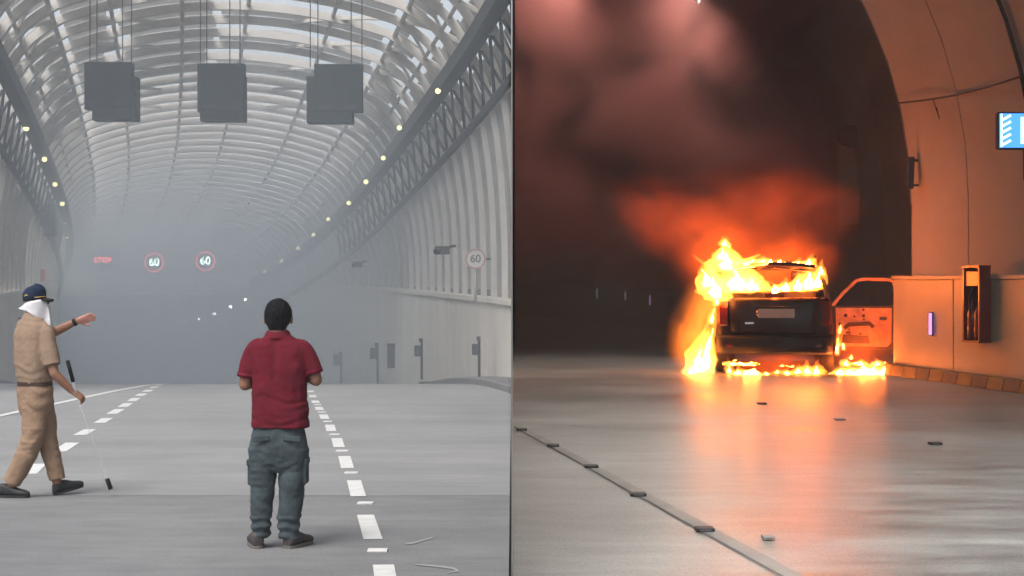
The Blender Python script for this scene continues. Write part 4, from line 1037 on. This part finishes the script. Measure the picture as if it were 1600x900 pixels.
def shoe(mb, heel, d, L=0.27, wd=0.048, pitch=0.0):
    d = Vector((d[0], d[1], 0)).normalized(); sd = Vector((d.y, -d.x, 0)); h = Vector(heel); cz, sz = math.cos(pitch), math.sin(pitch)
    def P(t, z): return h + d * (t * L * cz) + Vector((0, 0, t * L * sz + z))
    R = []
    for t, w_, z1 in ((-0.06, 0.62, 0.085), (0.0, 0.85, 0.105), (0.18, 0.92, 0.11), (0.38, 0.9, 0.095), (0.62, 1.05, 0.066), (0.85, 0.95, 0.052), (0.98, 0.62, 0.038), (1.02, 0.25, 0.026)):
        ring_ = []
        for j in range(12):
            a = 2 * math.pi * j / 12; ca, sa = math.cos(a), math.sin(a)
            zz = z1 * 0.5 + z1 * 0.5 * math.copysign(abs(sa) ** 0.7, sa)
            ring_.append(P(t, zz) + sd * wd * w_ * math.copysign(abs(ca) ** 0.8, ca))
        R.append(ring_)
    mb.rings(R)

# ---- the man in red, from behind
sM = 11.04; KM = F / sM; ZM = road_z(sM)
XM = (433 - 800) / F * sM
def m(px, py, dy=0.0): return Vector(((px - 800) / KM, sM + dy, ZM + (855 - py) / KM))
man = empty('person', (XM, sM, ZM)); tag(man, 'person seen from behind in red polo shirt and slate cargo trousers, arms bent', 'person')
b = MB()
ball(b, m(434.5, 494, 0.012), (0.079, 0.098, 0.112))                       # skull
ball(b, m(434.5, 503, 0.055), (0.062, 0.062, 0.085))                       # face and jaw
ball(b, m(434.5, 500, 0.118), (0.014, 0.02, 0.024))                        # nose
for sx in (-1, 1): ball(b, m(434.5 + sx * 20.3, 500, 0.012), (0.012, 0.021, 0.030))
limb(b, [m(434, 512, -0.005), m(434, 522, -0.015), m(434, 535, -0.02)], [(0.058, 0.062), (0.060, 0.062), (0.085, 0.07)])
limb(b, [m(434, 530, -0.01), m(435, 545, 0), m(436, 580, 0), m(437, 620, 0.01), m(436, 660, 0.01), m(435, 700, 0.0)], [(0.12, 0.07), (0.165, 0.10), (0.168, 0.11), (0.16, 0.12), (0.165, 0.12), (0.17, 0.12)])
LS, LE, LW_ = m(394, 543, -0.01), m(383, 600, -0.01), m(410, 589, 0.24)
RS, RE, RW_ = m(478, 543, -0.01), m(494, 593, 0.0), m(462, 584, 0.25)
for S_, E_, W_ in ((LS, LE, LW_), (RS, RE, RW_)):
    limb(b, [S_ + Vector((0.03 if S_.x < XM else -0.03, 0, -0.02)), S_.lerp(E_, 0.5), E_], [0.044, 0.046, 0.041], (1, 0, 0)); limb(b, [E_, E_.lerp(W_, 0.35), W_], [0.043, 0.043, 0.028], (0, 0, 1))
    ball(b, E_, (0.042, 0.042, 0.044))
hand(b, LW_, (0.35, 0.6, 0.25), (-0.6, 0, 0.8), 0.75, thumb=-1); hand(b, RW_, (-0.35, 0.6, 0.25), (0.6, 0, 0.8), 0.75, thumb=1)
legs = {'l': [m(411, 690), m(409, 745, 0.0), m(408, 790, 0.0), m(407, 838, 0.0)], 'r': [m(459, 690), m(458, 745, 0.01), m(453, 790, 0.01), m(451, 838, 0.01)]}
for k in legs: limb(b, legs[k], [(0.09, 0.10), (0.075, 0.085), (0.055, 0.065), (0.042, 0.048)])
body = fuse(b, 'body', [M['skin']], man, 0.0075, 3)
h = MB()
ball(h, m(434.5, 490.5, 0.004), (0.094, 0.110, 0.110))
limb(h, [m(434.5, 490, -0.035), m(434.5, 505, -0.052), m(434.5, 515, -0.052)], [(0.080, 0.055), (0.072, 0.044), (0.055, 0.026)])
for sx in (-1, 1): limb(h, [m(434.5 + sx * 15, 486, 0.0), m(434.5 + sx * 15.5, 498, -0.03), m(434.5 + sx * 13.5, 508, -0.04)], [0.026, 0.02, 0.012])
fuse(h, 'hair', M['hair'], man, 0.006, 2, lambda c: 0.006 * noise.noise(Vector((c.x * 60, c.y * 60, c.z * 20))) + 0.003 * noise.noise(c * 130))
mb = MB(); hcn = m(434.5, 492, 0.004); hr = random.Random(5)
for k in range(1500):                                   # short strands that break up the outline of the hair
    th, ph = hr.uniform(0, 2 * math.pi), math.acos(hr.uniform(-0.35, 1))
    n_ = Vector((math.sin(ph) * math.cos(th), math.sin(ph) * math.sin(th), math.cos(ph)))
    if n_.y > 0.55 and n_.z < 0.45: continue
    q = hcn + Vector((n_.x * 0.092, n_.y * 0.107, n_.z * 0.113))
    dn_ = Vector((n_.x * 0.35 + hr.uniform(-.5, .5), -0.35 + hr.uniform(-.4, .4), -0.9)); dn_ = (dn_ - n_ * dn_.dot(n_) * 0.75).normalized()
    sd_ = dn_.cross(n_).normalized() * 0.0016
    tip_ = q + dn_ * hr.uniform(0.012, 0.026) + n_ * hr.uniform(0.003, 0.008)
    mb.add([q - sd_, q + sd_, tip_ + sd_ * 0.3, tip_ - sd_ * 0.3], [(0, 1, 2, 3)])
hs_ = mb.build('hair_strands', M['hair'], man); tag(hs_, kind='stuff')
t = MB()
limb(t, [m(434, 523, -0.012), m(434.5, 529, -0.012), m(435, 537, -0.008), m(435.5, 552, 0), m(437, 580, 0.0), m(437, 610, 0.01), m(437.5, 640, 0.01), m(437.5, 667, 0.01)],
     [(0.082, 0.075), (0.118, 0.085), (0.176, 0.10), (0.200, 0.118), (0.192, 0.13), (0.190, 0.138), (0.193, 0.14), (0.197, 0.142)], n=26, ex=2.6)
for S_, E_, sx in ((LS, LE, -1), (RS, RE, 1)):
    limb(t, [S_ + Vector((-sx * 0.085, 0, 0.022)), S_ + Vector((-sx * 0.03, 0, 0.0)), S_.lerp(E_, 0.28) + Vector((-sx * 0.006, 0, 0)), S_.lerp(E_, 0.5), S_.lerp(E_, 0.82)], [0.045, 0.060, 0.064, 0.063, (0.061, 0.066)], (1, 0, 0))
def polo(c):
    z = (c.z - ZM)
    low = max(0, min(1, (1.22 - z) / 0.2)); x = c.x - XM
    f = 0.006 * noise.noise(Vector((c.x * 5, c.y * 3, z * 9 + 4)))
    f += low * 0.0085 * noise.noise(Vector((c.x * 3.2 + 1, c.y * 2, z * 26 + 1.6 * noise.noise(Vector((c.x * 5, 0, z * 4))))))
    f += 0.010 * math.exp(-((abs(x) - 0.15) / 0.03) ** 2) * noise.noise(Vector((c.x * 20, 1, z * 12)))
    f -= 0.010 * math.exp(-(x / 0.03) ** 2) * max(0, min(1, (z - 1.02) / 0.25))       # hollow of the spine
    if 0.825 < z < 0.845: f += 0.003
    return f
shirt = fuse(t, 'polo_shirt', M['red_polo'], man, 0.0085, 4, polo)
cl = MB()
R = []
for z, rx, ry in ((1.452, 0.097, 0.088), (1.478, 0.086, 0.08), (1.494, 0.076, 0.074), (1.496, 0.070, 0.068), (1.475, 0.074, 0.07)):
    R.append([Vector((XM + 0.006 + rx * math.cos(2 * math.pi * j / 28), sM - 0.012 + ry * math.sin(2 * math.pi * j / 28), ZM + z + 0.006 * math.sin(2 * math.pi * j / 28))) for j in range(28)])
cl.rings(R, False).build('collar', M['red_polo'], shirt, True)
for S_, E_, sx in ((LS, LE, -1), (RS, RE, 1)):          # ribbed cuffs
    a = S_.lerp(E_, 0.80); d_ = (E_ - S_).normalized()
    mb = MB(); mb.tube([a - d_ * 0.028, a, a + d_ * 0.004, a - d_ * 0.004], [0.0655, 0.0665, 0.063, 0.056], 20); mb.build('cuff', M['red_polo'], shirt, True)
t = MB()
limb(t, [m(435.5, 660, 0.008), m(435.5, 670, 0.008), m(435.5, 700, 0.0), m(435, 722, 0.0), m(434, 736, 0.0)], [(0.165, 0.11), (0.180, 0.122), (0.205, 0.142), (0.20, 0.13), (0.14, 0.09)], n=26)
limb(t, [m(411, 700, 0), m(410, 740, 0.0), m(409.5, 775, 0.0), m(408, 810, 0.0), m(407.5, 828, 0), m(406.5, 840, 0)], [(0.104, 0.118), (0.094, 0.108), (0.080, 0.092), (0.070, 0.082), (0.066, 0.078), (0.058, 0.07)], n=20)
limb(t, [m(460, 700, 0), m(457.5, 740, 0.0), m(455, 775, 0.0), m(451.5, 810, 0.0), m(451.5, 828, 0), m(450.5, 842, 0)], [(0.104, 0.118), (0.095, 0.108), (0.084, 0.094), (0.077, 0.086), (0.073, 0.082), (0.064, 0.072)], n=20)
def pantf(c):
    z = c.z - ZM
    f = 0.009 * noise.noise(Vector((c.x * 7, c.y * 5, z * 13 + 2 * noise.noise(Vector((c.x * 7, 3, z * 3))))))
    f += 0.004 * noise.noise(c * 30)
    if z < 0.22: f += 0.010 * math.sin(z * 95 + 3 * noise.noise(Vector((c.x * 9, c.y * 9, 1)))) * 0.7
    if 0.40 < z < 0.62: f += 0.006 * noise.noise(Vector((c.x * 6, c.y * 6, z * 30)))
    return f
pants = fuse(t, 'cargo_trousers', M['cargo'], man, 0.0085, 3, pantf)
for px, py, sx in ((390.5, 738, -1), (479, 737, 1)):    # bellows pockets on the thighs
    mb = MB(); mb.box(m(px - sx * 1.6, py, 0.01), (0.03, 0.15, 0.16)); mb.build('cargo_pocket', M['cargo'], pants, bevel=0.012)
    mb = MB(); mb.box(m(px - sx * 1.0, py - 17, 0.01), (0.036, 0.16, 0.045)); mb.build('pocket_flap', M['cargo'], pants, bevel=0.008)
for px in (412, 460):
    mb = MB(); mb.box(m(px, 682, -0.138), (0.12, 0.008, 0.035), Matrix.Rotation(0.08 if px > 430 else -0.08, 3, 'Y')); mb.build('pocket_flap', M['cargo'], pants, bevel=0.004)
for heel, d, wd in ((m(405, 855, -0.055), (-0.28, 0.96), 0.052), (m(452, 855, -0.05), (0.42, 0.9), 0.054)):
    mb = MB(); shoe(mb, heel + Vector((0, 0, 0.014)), d, 0.28, wd); sh = fuse(mb, 'shoe', M['shoe_brown'], man, 0.006, 2)
    dv = Vector((d[0], d[1], 0)).normalized(); sv = Vector((dv.y, -dv.x, 0)); R = []
    for z in (0.002, 0.022):
        R.append([heel + Vector((0, 0, z)) + dv * (0.13 + 0.155 * math.cos(2 * math.pi * j / 20)) + sv * (wd * 1.06 * math.copysign(abs(math.sin(2 * math.pi * j / 20)) ** 0.6, math.sin(2 * math.pi * j / 20))) for j in range(20)])
    MB().rings(R).build('sole', M['sole'], sh)

# ---- the policeman walking, seen from behind his right shoulder
sP = 14.1; KP = F / sP; ZP = road_z(sP)
def p_(px, py, dy=0.0): return Vector(((px - 800) / KP, sP + dy, ZP + (775 - py) / KP))
cop = empty('person', (p_(55, 775).x, sP, ZP)); tag(cop, 'person in khaki uniform, navy cap and white face cloth, walking and pointing', 'person')
FW = Vector((0.72, 0.69, 0)).normalized(); RT = Vector((FW.y, -FW.x, 0))
b = MB()
hc = p_(53.5, 470, 0.02)
ball(b, hc + Vector((0, 0, 0.0)), (0.088, 0.082, 0.112)); ball(b, hc + Vector((0.03, 0.01, -0.05)), (0.065, 0.062, 0.075)); ball(b, hc + Vector((0.105, 0.02, -0.012)), (0.02, 0.014, 0.022))
ball(b, hc + Vector((-0.01, -0.08, -0.02)), (0.022, 0.011, 0.032))
limb(b, [p_(51, 478, 0.01), p_(50, 490, 0.0), p_(49, 505, 0.0)], [(0.056, 0.058), (0.06, 0.06), (0.08, 0.07)])
limb(b, [p_(50, 503), p_(50, 530), p_(51, 565), p_(54, 600), p_(55, 630)], [(0.16, 0.085), (0.185, 0.105), (0.165, 0.10), (0.15, 0.10), (0.155, 0.11)], RT)
RSh = p_(76, 520, -0.10); REl = p_(93, 581, -0.16); RWr = p_(118, 610, -0.10)
LSh = p_(30, 512, 0.16); LEl = p_(66, 520, 0.40); LWr = p_(99, 503, 0.42)
limb(b, [RSh, RSh.lerp(REl, 0.5), REl], [0.052, 0.047, 0.041]); limb(b, [REl, REl.lerp(RWr, 0.35), RWr], [0.042, 0.041, 0.027], (0, 1, 0)); ball(b, REl, (0.042, 0.042, 0.042))
limb(b, [LSh, LSh.lerp(LEl, 0.5), LEl], [0.052, 0.047, 0.042]); limb(b, [LEl, LEl.lerp(LWr, 0.4), LWr], [0.042, 0.040, 0.028], (0, 1, 0)); ball(b, LEl, (0.042, 0.042, 0.042))
hand(b, LWr + Vector((0.012, 0, 0.003)), (0.95, 0.1, 0.28), (0.1, 0.9, 0.3), 0.16, thumb=-1, spread=0.2)
hand(b, RWr + Vector((0.006, 0, -0.002)), (0.75, 0.15, -0.55), (0.5, -0.5, 0.65), 1.15, thumb=-1)
Lr = [p_(52, 622, -0.05), p_(51, 690, -0.06), p_(30, 740, -0.07), p_(20, 762, -0.07)]
Ll = [p_(57, 622, 0.07), p_(67, 690, 0.10), p_(80, 740, 0.11), p_(84, 758, 0.11)]
for q in (Lr, Ll): limb(b, q, [(0.085, 0.09), (0.06, 0.065), (0.045, 0.05), (0.04, 0.042)])
palm = LWr
def coprule(c): return 1 if (c - LWr).dot(Vector((1, 0, 0))) > 0.015 and c.z > ZP + 1.45 and c.y > sP + 0.3 else 0
fuse(b, 'body', [M['skin'], M['skin_pink']], cop, 0.0075, 3, rules=coprule)
t = MB()
limb(t, [p_(50, 494), p_(50, 500), p_(49.5, 507), p_(50, 525), p_(51, 555), p_(53, 580), p_(54.5, 598)], [(0.085, 0.075), (0.13, 0.082), (0.195, 0.098), (0.212, 0.125), (0.205, 0.135), (0.19, 0.135), (0.178, 0.13)], RT, n=26, ex=2.5)
limb(t, [RSh + Vector((-0.06, 0.04, 0.035)), RSh, RSh.lerp(REl, 0.45), RSh.lerp(REl, 0.80)], [0.06, 0.075, 0.077, (0.074, 0.074)])
limb(t, [LSh + Vector((0.03, -0.04, 0.03)), LSh, LSh.lerp(LEl, 0.5), LSh.lerp(LEl, 0.85)], [0.06, 0.070, 0.066, 0.064])
def khf(c):
    z = c.z - ZP; low = max(0, min(1, (1.26 - z) / 0.2))
    f = 0.006 * noise.noise(Vector((c.x * 6, c.y * 5, z * 10 + 1))) + 0.003 * noise.noise(c * 26)
    f += low * 0.010 * noise.noise(Vector((c.x * 4, c.y * 3, z * 24 + 1.5 * noise.noise(Vector((c.x * 5, 2, z * 5))))))
    return f
kshirt = fuse(t, 'uniform_shirt', M['khaki'], cop, 0.0085, 3, khf)
limb_c = MB(); R = []
for z, r in ((0, 0.082), (0.03, 0.074), (0.045, 0.066), (0.045, 0.06)):
    R.append([p_(50, 497) + Vector((r * math.cos(2 * math.pi * j / 24), r * math.sin(2 * math.pi * j / 24), z)) for j in range(24)])
limb_c.rings(R, False).build('collar', M['khaki'], kshirt, True)
MB().sweep([p_(26, 500, 0.13), p_(34, 497.5, 0.09), p_(41, 496, 0.05)], 0.05, 0.014, RT.cross(Vector((0, 0, 1)))).build('epaulette', M['khaki'], kshirt)
MB().box(p_(27, 497.5, 0.12), (0.035, 0.04, 0.02)).build('epaulette_badge', M['navy'], kshirt, bevel=0.004)
MB().sweep([p_(60, 497.5, -0.03), p_(68, 501, -0.06), p_(75, 506, -0.09)], 0.05, 0.014, RT.cross(Vector((0, 0, 1)))).build('epaulette', M['khaki'], kshirt)
R = []
for z, k in ((595, 1.0), (595, 1.06), (601, 1.06), (601, 1.0)):
    c0 = p_(54.5, z); R.append([c0 + RT * (0.180 * k * math.cos(2 * math.pi * j / 30)) + FW * (0.134 * k * math.sin(2 * math.pi * j / 30)) for j in range(30)])
MB().rings(R, False).build('belt', M['leather'], cop)
t = MB()
limb(t, [p_(54.5, 597), p_(55, 610), p_(55, 630), p_(55, 648)], [(0.172, 0.126), (0.185, 0.138), (0.18, 0.138), (0.14, 0.11)], RT, n=24)
limb(t, [p_(56, 625, -0.04), p_(57, 655, -0.05), p_(52, 690, -0.06), p_(36, 725, -0.07), p_(22, 752, -0.07)], [(0.112, 0.118), (0.108, 0.11), (0.098, 0.102), (0.088, 0.092), (0.080, 0.085)], n=20)
limb(t, [p_(60, 625, 0.07), p_(65, 655, 0.09), p_(69, 690, 0.10), p_(78, 725, 0.11), p_(84, 751, 0.11)], [(0.105, 0.11), (0.098, 0.105), (0.086, 0.092), (0.075, 0.082), (0.067, 0.075)], n=20)
def kpf(c):
    z = c.z - ZP
    f = 0.009 * noise.noise(Vector((c.x * 6, c.y * 5, z * 13 + 2 * noise.noise(Vector((c.x * 6, 4, z * 4)))))) + 0.003 * noise.noise(c * 28)
    if 0.40 < z < 0.62: f += 0.007 * noise.noise(Vector((c.x * 5, c.y * 5, z * 32)))
    return f
fuse(t, 'uniform_trousers', M['khaki_pants'], cop, 0.0085, 3, kpf)
for heel, d, pit, wd in ((p_(4, 779, -0.07), (0.99, -0.1), 0.0, 0.05), (p_(80, 774, 0.11), (0.80, 0.60), 0.20, 0.05)):
    mb = MB(); heel = Vector((heel.x, heel.y, road_z(heel.y) + 0.004)); shoe(mb, heel + Vector((0.0, 0, 0.012)), d, 0.265, wd, pit); sh = fuse(mb, 'shoe', M['shoe'], cop, 0.006, 2)
    dv = Vector((d[0], d[1], 0)).normalized(); sv = Vector((dv.y, -dv.x, 0)); R = []
    for z in (0.0, 0.02):
        rr = []
        for j in range(20):
            tt = 0.125 + 0.145 * math.cos(2 * math.pi * j / 20)
            rr.append(heel + Vector((0, 0, z + tt * math.sin(pit))) + dv * tt * math.cos(pit) + sv * (wd * 1.05 * math.copysign(abs(math.sin(2 * math.pi * j / 20)) ** 0.6, math.sin(2 * math.pi * j / 20))))
        R.append(rr)
    MB().rings(R).build('sole', M['shoe'], sh)
# cap with visor and braid
R = []
for z, r in ((-0.005, 1.0), (0.03, 1.03), (0.065, 1.02), (0.095, 0.9), (0.118, 0.66), (0.13, 0.35), (0.133, 0.05)):
    R.append([hc + Vector((-0.004 + 0.098 * r * math.cos(2 * math.pi * j / 28), 0.09 * r * math.sin(2 * math.pi * j / 28), 0.014 + z + 0.012 * math.cos(2 * math.pi * j / 28))) for j in range(28)])
cap = MB().rings(R).build('cap', M['navy'], cop, True)
mb = MB(); R = []
for t_, w_ in ((0.0, 0.075), (0.03, 0.07), (0.06, 0.055), (0.075, 0.03)):
    R.append([hc + Vector((0.075 + t_, -w_ , 0.02 - 0.25 * t_)), hc + Vector((0.085 + t_ * 1.1, 0, 0.034 - 0.2 * t_)), hc + Vector((0.075 + t_, w_, 0.02 - 0.25 * t_)), hc + Vector((0.075 + t_, w_, 0.010 - 0.25 * t_)), hc + Vector((0.085 + t_ * 1.1, 0, 0.024 - 0.2 * t_)), hc + Vector((0.075 + t_, -w_, 0.010 - 0.25 * t_))])
mb.rings(R).build('visor', M['black'], cap, True)
MB().tube([hc + Vector((-0.004 + 0.102 * math.cos(a), 0.094 * math.sin(a), 0.03 + 0.012 * math.cos(a))) for a in [math.radians(-75 + 12 * i) for i in range(13)]], 0.0055, 6).build('gold_braid', M['gold'], cap, True)
MB().tube([hc + Vector((-0.07, -0.075, 0.045)), hc + Vector((-0.055, -0.082, 0.055)), hc + Vector((-0.035, -0.088, 0.05))], 0.007, 6).build('cap_badge', M['gold'], cap, True)
# white cloth tied over the face, knot ends behind, tail hanging in front
def cloth_side(sg):
    """one side of the cloth: from the knot tip behind the head, under the cap, to the tail hanging off the chin"""
    cols = [(29.5, 480.5, 481.8), (33, 478.6, 483), (37, 476.2, 483.6), (42, 473.2, 484.5), (47, 471.2, 487), (52, 470, 490), (57, 469, 493.5), (62, 467.6, 497.5), (66, 467, 502), (69.5, 467.2, 506.5), (72.5, 470, 510), (75.5, 479, 512.5), (78, 494, 511.5), (79.5, 505, 508.5)]
    mb = MB(); R_ = []
    for (x, y0, y1) in cols:
        inner = []; outer = []
        for k in range(8):
            y = y0 + (y1 - y0) * k / 7
            ex, ez = (x - 53.5) / 18.5, (y - 474) / 27.0
            dep = 0.096 * math.sqrt(max(0.06, 1 - 0.92 * ex * ex - 0.35 * max(0, ez) ** 2))
            dep += 0.006 * noise.noise(Vector((x * 0.22, y * 0.16, 3 * sg))) + (0.012 if y > 490 else 0) * (y - 490) / 20
            q = p_(x, y); base = Vector((q.x, hc.y, q.z))
            outer.append(base + Vector((0, -sg * dep, 0))); inner.append(base + Vector((0, -sg * (dep - 0.009), 0)))
        R_.append(outer + inner[::-1])
    return mb.rings(R_)
cloth = cloth_side(1).build('face_cloth', M['white_cloth'], cop, True)
cloth_side(-1).build('cloth_side', M['white_cloth'], cloth, True)
wv = (LWr - LEl).normalized()
MB().tube([LWr - wv * 0.03, LWr - wv * 0.002], 0.036, 16).build('wrist_watch', M['black'], cop, True)
# his baton: black grip above the fist, pale shaft, black tip
gb = p_(126.5, 619, -0.115); top = p_(112, 561, -0.135); tip = p_(174, 763, -0.02); tip.z = max(tip.z, road_z(tip.y) + 0.01)
bt = empty('baton', tip); tag(bt, 'long pale baton with black grip and tip held by the policeman', 'baton')
g1 = top.lerp(gb, 0.58)
MB().tube([top, top.lerp(g1, 0.05), g1], [0.014, 0.0175, 0.0175], 12).build('grip', M['black'], bt, True)
k1 = gb.lerp(tip, 0.885)
MB().tube([g1, gb], [0.016, 0.011], 12).build('collar', M['clear'], bt, True)
MB().tube([gb, k1], [0.0085, 0.0085], 12).build('shaft', M['clear'], bt, True)
MB().tube([k1, k1.lerp(tip, 0.1), tip], [0.019, 0.021, 0.021], 12).build('tip_cap', M['black'], bt, True)




# ------------------------------------------------------------------ air: thin haze everywhere, smoke rolling out of the left tunnel
M['haze'] = volume('haze_air', (0.92, 0.94, 0.97), 0.0011)
tag(MB().box((-10, 15, 2.0), (350, 350, 28)).build('haze', M['haze']), kind='stuff')
def smoke_prism(s0, s1, dens, du, name):
    mb = MB(); R = []; n = 24
    for i in range(n + 1):
        s = s0 + (s1 - s0) * i / n; c = centre(s)
        R.append([(c - 6.2 + du, s, road_z(s) - 0.2 + du * 0.3), (c - 6.2 + du, s, lamp_z(s) + 2.6 - du * .3), (min(c + 6.2 - du, -0.05), s, lamp_z(s) + 2.6 - du * .3), (min(c + 6.2 - du, -0.05), s, road_z(s) - 0.2 + du * .3)])
    tag(mb.rings(R).build('drifting_smoke', volume(name, (0.80, 0.90, 1.0), dens)), kind='stuff')
smoke_prism(19, 158, 0.0075, 0.0, 'thin_smoke')
smoke_prism(44, 157, 0.024, 0.05, 'mid_smoke')
smoke_prism(62, 156, 0.030, 0.1, 'thick_smoke')
